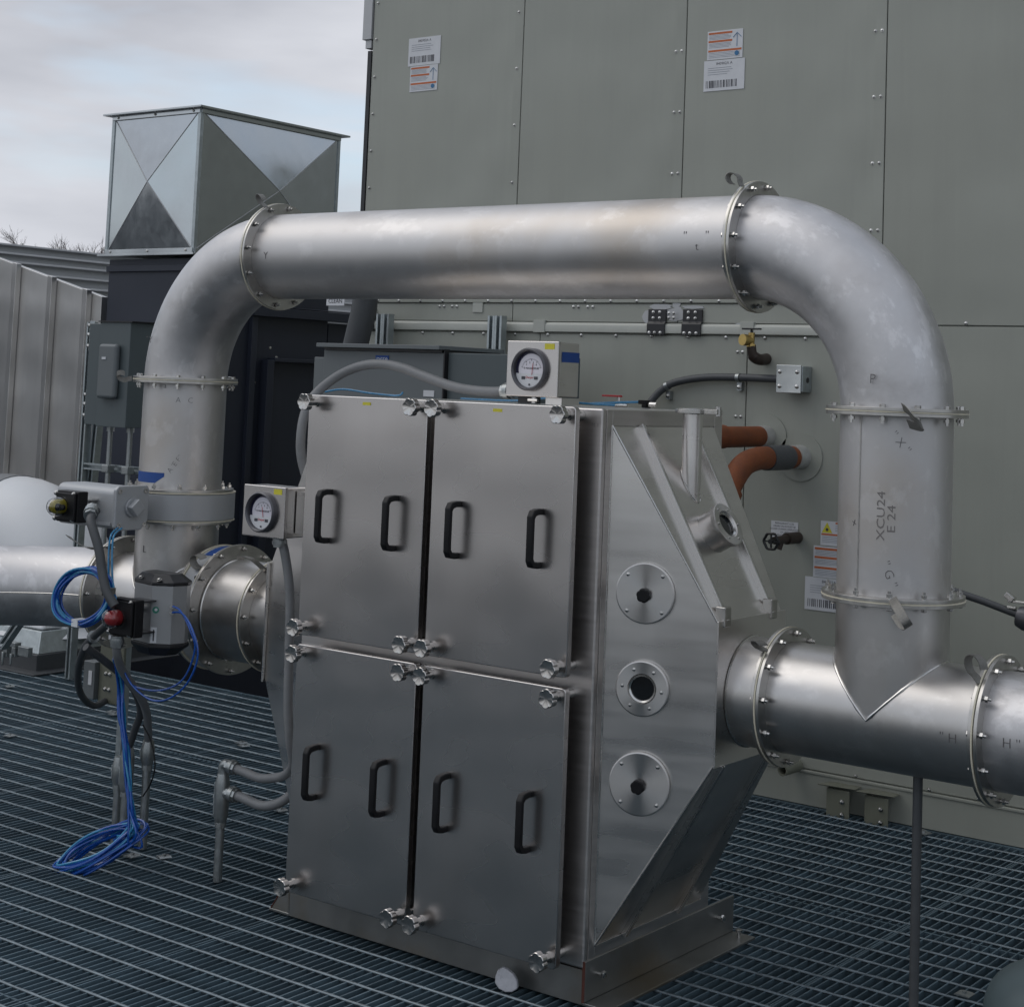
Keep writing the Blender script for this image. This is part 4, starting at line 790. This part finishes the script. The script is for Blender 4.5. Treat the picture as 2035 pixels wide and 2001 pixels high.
# left riser, butterfly valve, left tee
ZV1, ZV0 = 1.222, 1.126
lr = thing('left_riser_pipe', (XL, PY, ZV1), 'left vertical stainless riser with a strip of blue tape', 'pipe')
pipe_run(lr, (XL, PY, ZV1+.004), (XL, PY, ZRL)); flange(lr, (XL, PY, ZRL-.002), (0, 0, -1), bolts=12, ph=.2); flange(lr, (XL, PY, ZV1+.004), (0, 0, 1), R=.192, bolts=12, ph=.1)
wr = ((XL, PY, 0), (0, 0, 1), Rp)
tg = G(); n0 = 10; vs = []
for k in range(n0+1):
    a = radians(226+k*7); vs += [(XL+(Rp+.0008)*cos(a), PY+(Rp+.0008)*sin(a), 1.255+.012*(k > n0-2)*(k-n0+2)), (XL+(Rp+.0008)*cos(a), PY+(Rp+.0008)*sin(a), 1.292)]
tg.add(vs, [(2*k, 2*k+2, 2*k+3, 2*k+1) for k in range(n0)]); part('blue_tape', tg, M['tape'], lr)
rtext('A   C', -4.52, 1.55, .028, lr, wr, 'pen_mark'); rtext("A 'E F''", -4.535, 1.325, .026, lr, wr, 'pen_mark', 55); rtext('a', -4.58, 1.60, .03, lr, wr, 'pen_mark')
text("'' Y", .036, frame((-4.66, PY-Rp, 1.76), (1, 0, 0), (0, 0, 1)), M['pen'], le_, 'pen_mark', wrap=((XL, PY, 0), (0, 0, 1), Rp+.01))
loop_strap(lr, (XL-.13, PY-.14, ZRL), (-.9, -.5, .2), (-.9, -.1, -.25), (0, 0, 1), .04, .018)
bv = thing('butterfly_valve', (XL, PY, ZV0), 'round grey wafer valve body under the left riser', 'valve', 'wafer valves in the left piping')
part('valve_ring', G().lathe([(Rp, 0), (.196, 0), (.199, .004), (.199, ZV1-ZV0-.006), (.196, ZV1-ZV0-.002), (Rp, ZV1-ZV0-.002)], (XL, PY, ZV0+.001), (0, 0, 1), 72, closed=True), M['cast'], bv)
gasket(bv, (XL, PY, ZV1), (0, 0, 1), .2005); gasket(bv, (XL, PY, ZV0-.003), (0, 0, 1), .2005)
part('valve_neck', G().box((XL-.04, 3.86, ZV0+.02), (XL+.04, 3.95, ZV1-.02)), M['cast'], bv, .008)
lt = tee(XL, -4.89, -4.395, ZV0-.012, 'left stainless tee below the grey wafer valve')
flange(lt, (XL, PY, ZV0-.003), (0, 0, -1), R=.19, bolts=12, ph=.1); flange(lt, (-4.89, PY, ZL), (1, 0, 0), R=.205, bolts=12, ph=.4); flange(lt, (-4.397, PY, ZL), (-1, 0, 0), R=.215)
part('weld_bead', G().tube([(-4.8, PY-.03, ZL+Rp), (-4.86, PY-.03, ZL+Rp)], .002, 5), M['turned'], lt)
text('L', .036, frame((XL, PY-Rp, 1.02), (1, 0, 0), (0, 0, 1)), M['pen'], lt, 'pen_mark', wrap=((XL, PY, 0), (0, 0, 1), Rp))
ll = thing('left_edge_pipe', (-5.6, PY, ZL), 'stainless pipe leaving the picture at the left edge with a long weld seam', 'pipe')
lp_ = smoothpath([(-4.897, PY, ZL), (-5.0, PY-.004, ZL), (-5.15, PY-.05, ZL-.003), (-5.32, PY-.14, ZL-.009), (-5.52, PY-.29, ZL-.018), (-5.75, PY-.50, ZL-.03), (-6.0, PY-.75, ZL-.04)], 6)
part('pipe_wall', G().tube(lp_, Rp, 64), M['elbow'], ll); flange(ll, (-4.896, PY, ZL), (-1, 0, 0), R=.205); gasket(ll, (-4.8955, PY, ZL), (1, 0, 0), .206)
sm_ = [p+(Vector((0, 0, 1)).cross((lp_[min(i_+1, len(lp_)-1)]-lp_[max(i_-1, 0)]).normalized())*.998+Vector((0, 0, -.06)))*(Rp+.0005) for i_, p in enumerate(lp_)]
part('weld_seam', G().tube(sm_[1:-1], .002, 6), M['turned'], ll)
part('bonding_strap', G().ribbon(smoothpath([(-4.87, PY-.1, ZL+.17), (-4.93, PY-.15, ZL+.165), (-4.98, PY-.18, ZL+.19), (-5.0, PY-.19, ZL+.205)], 4), (.3, .8, -.4), .022), M['strap'], ll)
bv2 = thing('butterfly_valve', (-4.35, PY, ZL), 'grey wafer valve body standing between the left tee and the reducer', 'valve', 'wafer valves in the left piping')
part('valve_ring', G().lathe([(Rp, 0), (.209, 0), (.212, .003), (.212, .068), (.209, .071), (Rp, .071)], (-4.387, PY, ZL), (1, 0, 0), 72, closed=True), M['cast'], bv2)
gasket(bv2, (-4.391, PY, ZL), (1, 0, 0), .217); gasket(bv2, (-4.3155, PY, ZL), (1, 0, 0), .223); part('valve_neck', G().box((-4.385, 3.85, ZL-.04), (-4.32, 3.93, ZL+.04)), M['cast'], bv2, .008)
part('blue_tape', G().lathe([(.2125, .02), (.2125, .05)], (-4.387, PY, ZL), (1, 0, 0), 72), M['tape'], bv2) if 0 else None
tg = G(); vs = []
for k in range(9):
    a = radians(62+k*7); vs += [(-4.372, PY-.2135*cos(a), ZL+.2135*sin(a)), (-4.33, PY-.2135*cos(a), ZL+.2135*sin(a))]
tg.add(vs, [(2*k, 2*k+1, 2*k+3, 2*k+2) for k in range(8)]); part('blue_tape', tg, M['tape'], bv2)
rd_ = thing('reducer_spool', (-4.2, PY, ZL), 'wide stainless spool with large bolted flange left of the cabinet', 'pipe')
part('pipe_wall', G().tube([(-4.31, PY, ZL), (-4.102, PY, ZL)], .172, 72), M['tee'], rd_); flange(rd_, (-4.312, PY, ZL), (1, 0, 0), R=.224, ri=.172, bolts=12, ph=.35); flange(rd_, (-4.103, PY, ZL), (-1, 0, 0), R=.19, ri=.17)
part('weld_bead', G().lathe([(.172, 0), (.1755, .002), (.172, .005)], (-4.30, PY, ZL), (1, 0, 0), 64), M['turned'], rd_); loop_strap(rd_, (-4.30, PY-.15, ZL+.15), (-.7, -.1, .4), (-.6, -.1, -.6), (.3, .9, .3), .05, .026)
gasket(rd_, (-4.1025, PY, ZL), (1, 0, 0), .192)
ins = thing('inlet_spool', (-4.0, PY, ZL), 'short stainless inlet spool joining the left hopper of the cabinet', 'pipe')
pipe_run(ins, (XM-.004, PY, ZL), (-4.098, PY, ZL), 'tee'); flange(ins, (-4.098, PY, ZL), (1, 0, 0), R=.19, bolts=12, ph=.35)
part('bonding_strap', G().ribbon(smoothpath([(-4.09, PY-.09, ZL+.165), (-4.11, PY-.13, ZL+.20), (-4.15, PY-.14, ZL+.205), (-4.17, PY-.12, ZL+.19)], 4), (.5, .8, 0), .024), M['strap'], ins)
# post below the right tee
ps = thing('pipe_support_post', (-1.77, PY, 0), 'dark thin support post under the right tee', 'post')
part('post', G().cyl((-1.77, PY, .006), (-1.77, PY, ZL-Rp+.004), .0125, 20), M['conduitD'], ps); part('foot', G().box((-1.82, PY-.05, .003), (-1.72, PY+.05, .009)), M['conduitD'], ps)
# ------------------------------------------------------------------ actuators
a1 = thing('valve_actuator', (XL, 3.78, 1.11), 'upper pneumatic actuator, pale grey casting with yellow and black dome indicator', 'actuator', 'pneumatic valve actuators')
y0, y1, zb_, zt_ = 3.715, 3.85, 1.112, 1.254
prof = [(y0, zb_+.014), (y0, zt_-.028)]+[(y0+.026-.026*cos(a), zt_-.028+.026*sin(a)) for a in [k*pi/12 for k in range(1, 7)]]+[(y1-.02, zt_-.002), (y1, zt_-.02), (y1, zb_+.02), (y1-.02, zb_), (y0+.02, zb_)]
part('actuator_body', G().prism([(-4.795, a, b) for a, b in prof], (.30, 0, 0)), M['cast'], a1, .004, ang=40)
ecp = [(-4.494, y0-.004+dy, zb_-.004+dz) for dy, dz in ((.012, 0), (.115, 0), (.143, .03), (.143, .138), (.135, .150), (.012, .150), (0, .138), (0, .012))]
part('end_cap', G().prism(ecp, (.016, 0, 0)), M['cast'], a1, .004, ang=40)
part('body_rib', G().box((-4.79, y0-.006, zb_+.012), (-4.50, y0-.0005, zb_+.022)).box((-4.62, y0-.003, zb_+.05), (-4.617, y0-.0004, zb_+.10)), M['cast'], a1, .001)
for dy in (.012, .122):
    for dz in (.014, .128): part('cap_screw', G().lathe([(.0085, 0), (.0085, .003), (.005, .003), (.005, .001), (0, .001)], (-4.478, y0+dy, zb_+dz), (1, 0, 0), 12), M['bolt'], a1)
part('shaft_boss', G().cyl((-4.4775, y0+.068, zb_+.073), (-4.468, y0+.068, zb_+.073), .033, 28), M['cast'], a1, .002)
part('square_drive', G().box((-4.468, y0+.046, zb_+.051), (-4.445, y0+.090, zb_+.095), Matrix.Rotation(radians(40), 3, 'X')), M['cast'], a1, .004)
def swbox(par, x0, x1, z0, z1, yf, yb_, dm, lab):
    s_ = part('switch_box', G().box((x0, yf, z0), (x1, yb_, z1)).box((x0+.006, yf-.01, z0+.006), (x1-.006, yf, z1-.006)), M['blk'], par, .004, label=lab)
    cx, cz = (x0+x1)/2-.012, (z0+z1)/2; r = .031; L_ = .022
    part('indicator', G().lathe([(0, L_+.026)]+[(r*.80*sin(a), L_+.026*cos(a)) for a in [k*pi/16 for k in range(1, 9)]]+[(r*.80, 0), (0, 0)], (cx, yf-.010, cz), (0, -1, 0), 32), M[dm], s_)
    if dm == 'domey':
        part('indicator_band', G().lathe([(0, L_+.0268)]+[(r*.83*sin(a), L_+.0268*cos(a)) for a in [k*pi/16 for k in range(1, 9)]]+[(r*.83, 0), (0, 0)], (cx+.002, yf-.010, cz-.004), (0, -1, 0), 32), M['blk'], s_) if 0 else None
        part('indicator_band', G().box((cx-.0262, yf-.052, cz-.017), (cx+.0262, yf-.011, cz+.009), Matrix.Rotation(radians(-15), 3, 'Y')), M['blk'], s_, .010, segs=4)
    ro_ = lambda q, t: [(q*sin(a), L_+.004+(.031-t)*cos(a)) for a in [k*pi/20 for k in range(1, 11)]]
    part('clear_cover', G().lathe([(0, L_+.035)]+ro_(r+.001, 0)+[(r+.001, 0), (r, 0)]+ro_(r, .001)[::-1]+[(0, L_+.034)], (cx, yf-.0105, cz), (0, -1, 0), 32), M['glass'], s_)
    for a in (-1, 1):
        for b in (-1, 1): inst('box_screw', scrM, scr_c, s_, (cx+a*((x1-x0)/2-.010), yf-.001, cz+b*((z1-z0)/2-.010)), (0, -1, 0))
    return s_
s1 = swbox(a1, -4.672, -4.560, 1.132, 1.236, 3.620, 3.662, 'domey', 'black switch box with yellow indicator')
for zq in (1.15, 1.205): part('mount_bracket', G().box((-4.66, 3.6625, zq), (-4.57, 3.7145, zq+.005)), M['bolt'], a1)
part('coupling', G().box((XL-.03, 3.851, 1.145), (XL+.03, 3.93, 1.205)), M['cast'], a1, .003)
a2 = thing('valve_actuator', (-4.29, 3.76, .75), 'lower pneumatic actuator, grey octagonal body with black end caps and red dome indicator', 'actuator', 'pneumatic valve actuators')
ax_, ay_ = -4.303, 3.765
oc = [(ax_+.094*sx, ay_+.062*sy) for sx, sy in ((-.92, 1), (-1, .1), (-.75, -.65), (.42, -1), (1.02, -.35), (1.12, .5), (.95, 1))]
part('actuator_body', G().prism([(a, b, .762) for a, b in oc], (0, 0, .188)), M['alu'], a2, .002, ang=20)
oc2 = [(ax_+(a-ax_)*1.03, ay_+(b-ay_)*1.04) for a, b in oc]; oc3 = [(ax_+(a-ax_)*.72, ay_+(b-ay_)*.7) for a, b in oc]
def capg(zA, zB_, zC):
    n = len(oc2); vs = [(a, b, zA) for a, b in oc2]+[(a, b, zB_) for a, b in oc2]+[(a, b, zC) for a, b in oc3]
    return G().add(vs, [tuple(range(n))]+[(k, (k+1) % n, n+(k+1) % n, n+k) for k in range(n)]+[(n+k, n+(k+1) % n, 2*n+(k+1) % n, 2*n+k) for k in range(n)]+[tuple(2*n+k for k in range(n))])
part('end_cap', capg(.951, .961, .985), M['blkmetal'], a2, .002, ang=20, label='black top end cap'); part('end_cap', capg(.761, .750, .722), M['blkmetal'], a2, .002, ang=20, label='black bottom end cap')
for dx_ in (-.03, .06): inst('cap_screw', scrM, scr_c, a2, (ax_+dx_, ay_-.05, .968), (0, -.5, 1))
fA = Vector((ax_+.094*.42, ay_-.062, 0)); fd = Vector((.094*.60, .062*.65, 0)).normalized(); fn = Vector((fd.y, -fd.x, 0))
def onface(u, z, d=.0): return fA+fd*u+fn*d+Vector((0, 0, z))
ft = part('green_sticker', G().cyl(onface(.017, .872, .0002), onface(.017, .872, .0012), .011, 20), M['green'], a2)
part('sticker_centre', G().cyl(onface(.018, .873, .0012), onface(.018, .873, .002), .005, 14), M['paper'], ft)
rl = part('rating_plate', G().hexa([onface(.004, .766, .0002), onface(.024, .766, .0002), onface(.024, .766, .001), onface(.004, .766, .001), onface(.004, .816, .0002), onface(.024, .816, .0002), onface(.024, .816, .001), onface(.004, .816, .001)]), M['paper'], a2)
part('plate_print', G().hexa([onface(.012, .772, .001), onface(.0165, .772, .001), onface(.0165, .772, .0016), onface(.012, .772, .0016), onface(.012, .808, .001), onface(.0165, .808, .001), onface(.0165, .808, .0016), onface(.012, .808, .0016)]), M['ink'], rl)
for zq in (.885, .866): part('air_fitting', G().cyl((ax_+.094, ay_-.02, zq), (ax_+.108, ay_-.034, zq), .0075, 8), M['bolt'], a2)
part('air_fitting', G().cyl((ax_-.02, ay_-.055, .87), (ax_-.02, ay_-.075, .87), .010, 6), M['bolt'], a2)
s2 = swbox(a2, -4.358, -4.238, .790, .910, 3.618, 3.655, 'red', 'black switch box with red indicator')
part('name_plate', G().box((-4.352, 3.610, .776), (-4.305, 3.617, .7895)), M['paper'], s2)
for zq in (.80, .90): part('mount_bracket', G().box((-4.33, 3.6555, zq), (-4.24, 3.705, zq+.005)), M['blkmetal'], a2)
# ------------------------------------------------------------------ conduits and hoses
def hose(name, pts, r, m, lab, cat, fits=(), k=8, ribs=True, grp=None, off=(0, 0, 0)):
    t = thing(name, pts[0], lab, cat, grp); part('hose', G().tube(smoothpath([Vector(p)+Vector(off) for p in pts], k), r, 14), M[m], t)
    for a, b in fits: part('fitting', G().cyl(a, b, r*1.45, 8).cyl(Vector(a).lerp(Vector(b), .3), Vector(a).lerp(Vector(b), .7), r*1.65, 12), M['pipegalv'], t)
    return t
hose('flexible_conduit', [(-3.035, 4.0, 1.632), (-3.138, 4.0, 1.626), (-3.264, 4.0, 1.636), (-3.395, 4.0, 1.667), (-3.484, 4.0, 1.690), (-3.575, 4.0, 1.700), (-3.666, 4.0, 1.690), (-3.757, 4.0, 1.658), (-3.815, 3.97, 1.605), (-3.825, 3.93, 1.55), (-3.815, 3.90, 1.47), (-3.805, 3.90, 1.38), (-3.77, 3.93, 1.25)], .0155, 'conduit', 'grey flexible conduit arching over the cabinet from the top gauge box', 'conduit', [((-3.036, 4.0, 1.632), (-3.075, 4.0, 1.63))])
hose('flexible_conduit', [(-3.79, 3.80, 1.14), (-3.775, 3.81, 1.10), (-3.752, 3.82, .972), (-3.742, 3.82, .793), (-3.735, 3.82, .631), (-3.73, 3.83, .52), (-3.74, 3.86, .44), (-3.80, 3.89, .390), (-3.867, 3.9, .367), (-3.926, 3.9, .358), (-3.999, 3.9, .366), (-4.06, 3.9, .372)], .0145, 'conduit', 'grey conduit hanging from the left gauge box to the upper port of the floor fitting', 'conduit', [((-3.79, 3.80, 1.141), (-3.787, 3.802, 1.112)), ((-4.03, 3.9, .370), (-4.07, 3.9, .373))])
hose('flexible_conduit', [(-3.70, 3.86, .60), (-3.72, 3.87, .45), (-3.76, 3.9, .36), (-3.80, 3.9, .315), (-3.86, 3.9, .284), (-3.919, 3.9, .274), (-3.993, 3.9, .283), (-4.05, 3.9, .287)], .0155, 'conduit', 'grey flexible conduit entering the lower side port of the floor fitting', 'conduit', [((-4.02, 3.9, .285), (-4.06, 3.9, .288))])
def condulet(x_, y_, z0, z1, lab):
    t = thing('conduit_body', (x_, y_, 0), lab, 'conduit fitting', 'conduit bodies standing on the grating')
    part('stub_pipe', G().cyl((x_, y_, .0), (x_, y_, z0), .0145, 16), M['pipegalv'], t)
    part('fitting', G().cyl((x_, y_, z0-.012), (x_, y_, z0+.008), .0185, 8), M['pipegalv'], t)
    part('body', G().tube([(x_, y_, z0), (x_, y_, z0+.025), (x_, y_, z1-.03), (x_, y_, z1)], [.016, .024, .024, .018], 20), M['pipegalv'], t)
    part('cover', G().box((x_-.026, y_-.014, z0+.025), (x_-.020, y_+.014, z1-.03)), M['galvD'], t, .004)
    part('cover_rim', G().ring((x_-.026, y_, (z0+z1)/2), (-1, 0, 0), .010, .0125, .003, 20), M['pipegalv'], t)
    return t
c1 = condulet(-4.092, 3.9, .185, .345, 'galvanised conduit fitting standing alone left of the lower left door')
part('elbow', G().tube(smoothpath([(-4.092, 3.9, .34), (-4.092, 3.9, .365), (-4.080, 3.9, .376), (-4.055, 3.9, .373)], 4), .017, 14), M['pipegalv'], c1); part('side_hub', G().cyl((-4.09, 3.9, .285), (-4.045, 3.9, .286), .017, 14), M['pipegalv'], c1)
condulet(-4.60, 3.93, .19, .345, 'galvanised conduit fitting beside the hanging blue tubes, right of its twin'); condulet(-4.665, 3.95, .20, .30, 'smaller galvanised conduit fitting behind the blue tubes, left of its twin')
condulet(-4.555, 3.98, .28, .37, 'short galvanised conduit connector just right behind the hanging blue tubes')
hose('flexible_conduit', [(-4.476, 3.62, .735), (-4.47, 3.70, .68), (-4.46, 3.80, .60), (-4.49, 3.88, .50), (-4.56, 3.92, .41), (-4.60, 3.93, .34)], .0130, 'conduitD', 'dark conduit dropping from the red domed actuator to the floor fitting', 'conduit', [((-4.315, 3.615, .79), (-4.315, 3.615, .765))])
hose('flexible_conduit', [(-4.315, 3.615, .78), (-4.33, 3.63, .73), (-4.38, 3.70, .66), (-4.43, 3.82, .56), (-4.48, 3.90, .48), (-4.555, 3.98, .365)], .0140, 'conduit', 'grey conduit dropping beside the hanging blue tubes', 'conduit', [((-4.315, 3.615, .79), (-4.318, 3.617, .755))])
hose('flexible_conduit', [(-4.44, 3.60, 1.185), (-4.415, 3.56, 1.16), (-4.385, 3.55, 1.125), (-4.352, 3.55, 1.066), (-4.330, 3.55, 1.0), (-4.303, 3.55, .94), (-4.27, 3.56, .895)], .0150, 'conduitD', 'dark conduit running down from the yellow domed actuator', 'conduit', [((-4.46, 3.60, 1.19), (-4.425, 3.565, 1.168))])
hose('flexible_conduit', [(-4.33, 3.62, .85), (-4.37, 3.64, .83), (-4.454, 3.68, .801), (-4.559, 3.72, .751), (-4.679, 3.78, .69), (-4.853, 3.9, .592), (-5.036, 4.05, .484), (-5.187, 4.2, .396), (-5.269, 4.32, .341), (-5.297, 4.395, .345)], .0130, 'conduitD', 'dark conduit looping left from the red domed actuator to the olive plate', 'conduit', [((-4.559, 3.72, .751), (-4.575, 3.727, .743))])
# olive plate enclosure
op = thing('olive_box', (-5.28, 4.4, .33), 'dark olive enclosure side with a small grey box behind the red domed actuator', 'enclosure')
part('enclosure_body', G().box((-5.35, 4.40, .335), (-5.205, 4.412, .63)), M['lug'], op, .004); part('grey_box', G().box((-5.42, 4.38, .345), (-5.352, 4.43, .490)), M['encl'], op, .003)
part('paper_tag', G().box((-5.385, 4.377, .40), (-5.365, 4.3795, .455)), M['paper'], op)
for dx_ in (-.035, -.012):
    for z_ in (.45, .39): inst('box_screw', scrM, scr_c, op, (-5.27+dx_, 4.40, z_), (0, -1, 0))
part('stand_leg', G().box((-5.24, 4.413, .003), (-5.21, 4.44, .62)), M['galvD'], op)
# blue tubing
def coil(loc, c, u, v, n, jit, m, lab, r=.0042, seed=1):
    rnd = random.Random(seed); t = thing('blue_tube_coil', loc, lab, 'tubing', 'blue pneumatic tube coils'); c, u, v = Vector(c), Vector(u), Vector(v); w_ = u.cross(v).normalized()
    for i in range(n):
        s_ = 1+rnd.uniform(-jit, jit); off = w_*rnd.uniform(-1, 1)*jit*.12+u*rnd.uniform(-1, 1)*jit*.25+v*rnd.uniform(-1, 1)*jit*.25; ph = rnd.uniform(0, 6)
        pts = [c+off+(u*cos(a)+v*sin(a))*s_*(1+.03*sin(2*a+ph))+w_*.006*sin(3*a+ph) for a in [k*2*pi/40 for k in range(40)]]
        part('tube_turn', G().tube(pts, r, 8, closed=True), M[m if rnd.random() > .25 else 'bluelight'], t)
    return t
ck = coil((-4.44, 3.58, .82), (-4.445, 3.575, .905), (.108, .02, .012), (.008, 0, .088), 14, .11, 'bluetube', 'tight oval coil of blue air tube hanging at the left above the red dome', seed=3)
part('tie_wrap', G().box((-4.475, 3.555, .808), (-4.445, 3.595, .832)), M['paper'], ck); part('tie_wrap', G().box((-4.355, 3.545, .925), (-4.318, 3.60, .945)), M['strap'], ck)
fk = coil((-4.5, 3.72, .0), (-4.47, 3.715, .068), (.118, .03, .045), (.038, .07, .066), 16, .20, 'bluetube', 'loose coil of blue air tube lying on the grating at lower left', seed=8)
part('tie_wrap', G().box((-4.50, 3.765, .10), (-4.475, 3.79, .125)), M['paper'], fk)
bb = thing('blue_tube_bundle', (-4.4, 3.75, .1), 'bundle of blue air tubes hanging from the red domed actuator down to the floor coil', 'tubing')
for i in range(11):
    rnd = random.Random(i+40); j = lambda s_=.01: Vector((rnd.uniform(-s_, s_), rnd.uniform(-s_, s_), rnd.uniform(-s_, s_)))
    part('tube', G().tube(smoothpath([Vector(p)+j() for p in ((-4.42, 3.70, .70), (-4.445, 3.75, .61), (-4.425, 3.75, .50), (-4.395, 3.75, .39), (-4.375, 3.75, .29), (-4.355, 3.75, .20))]+[Vector((-4.34+.02*sin(i), 3.76, .12))+j(.03), Vector((-4.42, 3.77, .08))+j(.03)], 6), .004, 7), M['bluetube' if i % 3 else 'bluelight'], bb)
for i, (pp, lab, mm) in enumerate((([(-4.195, 3.735, .888), (-4.16, 3.74, .875), (-4.11, 3.74, .82), (-4.095, 3.75, .757), (-4.145, 3.75, .657), (-4.256, 3.75, .608), (-4.387, 3.75, .607), (-4.439, 3.75, .644), (-4.43, 3.7, .70)], 'thin blue air tube, inner of the two loops right of the red domed actuator', 'bluetube'),
                  ([(-4.195, 3.735, .868), (-4.14, 3.73, .87), (-4.055, 3.7, .83), (-4.025, 3.7, .754), (-4.065, 3.7, .665), (-4.147, 3.7, .604), (-4.235, 3.7, .588), (-4.329, 3.7, .621), (-4.39, 3.7, .68)], 'thin blue air tube, outer of the two loops right of the red domed actuator', 'bluetube'),
                  ([(-4.47, 3.72, 1.12), (-4.408, 3.64, 1.10), (-4.387, 3.62, 1.024), (-4.372, 3.62, .94), (-4.342, 3.62, .90), (-4.318, 3.62, .87)], 'left of two thin blue tubes dropping below the upper actuator', 'bluelight'),
                  ([(-4.45, 3.72, 1.12), (-4.393, 3.64, 1.10), (-4.369, 3.62, 1.024), (-4.355, 3.62, .94), (-4.332, 3.62, .90), (-4.308, 3.62, .87)], 'right of two thin blue tubes dropping below the upper actuator', 'bluelight'),
                  ([(-4.497, 3.9, .441), (-4.452, 3.9, .394), (-4.424, 3.9, .32), (-4.44, 3.9, .255), (-4.476, 3.9, .205)], 'thin black wire looping right of the hanging blue tubes', 'blk'),
                  ([(-3.956, 4.15, 1.602), (-3.871, 4.15, 1.613), (-3.75, 4.15, 1.604), (-3.63, 4.15, 1.600), (-3.615, 4.16, 1.612)], 'thin blue air tube over the cabinet top under the grey conduit arch', 'bluelight'),
                  ([(-3.4, 4.2, 1.599), (-3.2, 4.22, 1.600), (-3.05, 4.2, 1.612), (-2.9, 4.15, 1.603), (-2.8, 4.2, 1.600)], 'thin blue air tube lying on the cabinet top behind the gauge box', 'bluelight'),
                  ([(-3.80, 3.93, 1.36), (-3.785, 3.93, 1.30), (-3.775, 3.93, 1.22)], 'short blue air tube behind the upper left door edge', 'bluetube'))):
    one('air_tube' if i != 4 else 'black_wire', G().tube(smoothpath(pp, 8), .0033 if i != 4 else .0025, 8), M[mm], lab, 'tubing' if i != 4 else 'wire')
bvl = thing('red_ball_valve', (-2.9, 4.38, 1.597), 'small ball valve with red lever and black tee on the cabinet top edge', 'valve')
part('lever', G().box((-2.965, 4.37, 1.624), (-2.895, 4.385, 1.630)), M['red'], bvl, .002); part('valve_body', G().cyl((-2.905, 4.378, 1.596), (-2.905, 4.378, 1.625), .006, 10).cyl((-2.93, 4.378, 1.600), (-2.87, 4.378, 1.600), .007, 10), M['bolt'], bvl)
part('blue_line', G().tube([(-3.0, 4.36, 1.600), (-2.9, 4.37, 1.607), (-2.82, 4.38, 1.612)], .004, 8), M['bluelight'], bvl)
part('black_tee', G().box((-2.826, 4.368, 1.605), (-2.795, 4.392, 1.618)).box((-2.812, 4.366, 1.595), (-2.796, 4.394, 1.6049)), M['blk'], bvl, .002); part('hex_nut', G().cyl((-2.79, 4.38, 1.604), (-2.765, 4.38, 1.604), .008, 6), M['bolt'], bvl)
# right edge rod and clamp
rdr = thing('threaded_hose', (-1.9, 4.9, 1.05), 'dark hose slanting from behind the right riser to the right picture edge', 'hose')
part('hose', G().tube([(-2.02, 4.9, 1.078), (-1.90, 4.9, 1.052), (-1.785, 4.9, 1.022)], .0115, 14), M['conduitD'], rdr)
part('coupling', G().lathe([(0, 0), (.03, 0), (.036, .02), (.036, .06), (0, .06)], (-1.795, 4.9, 1.02), (1, 0, -.2), 24), M['bezel'], rdr)
part('clamp_lever', G().box((-1.825, 4.89, 1.058), (-1.73, 4.905, 1.066)).box((-1.835, 4.885, 1.066), (-1.805, 4.91, 1.083), Matrix.Rotation(.6, 3, 'Y')).box((-1.828, 4.89, 1.040), (-1.80, 4.905, 1.048)), M['bolt'], rdr, .002)
# dome by the lower right corner and the plastic scrap
dv = thing('rounded_dome', (-1.54, 4.42, 0), 'grey green rounded dome at the lower right picture corner', 'dome')
part('dome_shell', G().lathe([(.15, .02)]+[(.15*cos(a), .06+.14*sin(a)) for a in [k*pi/28 for k in range(15)]], (-1.54, 4.42, 0.0), (0, 0, 1), 48), M['teal'], dv); part('dome_rim', G().ring((-1.54, 4.42, .003), (0, 0, 1), .148, .162, .017, 48), M['teal'], dv)
pts = [(-2.790+(q[0]+2.79)*.84, q[1], .004+(q[2]-.004)*.84) for q in [(-2.835, 3.766, .058), (-2.815, 3.768, .072), (-2.795, 3.768, .068), (-2.770, 3.766, .060), (-2.752, 3.762, .045), (-2.744, 3.758, .022), (-2.760, 3.752, .010), (-2.785, 3.75, .004), (-2.812, 3.75, .008), (-2.832, 3.752, .022), (-2.838, 3.76, .040)]]
one('plastic_scrap', G().prism(pts, (.004, -.014, 0)), M['ice'], 'milky plastic scrap lying on the grating against the cabinet plinth', 'scrap', bevel=.004)
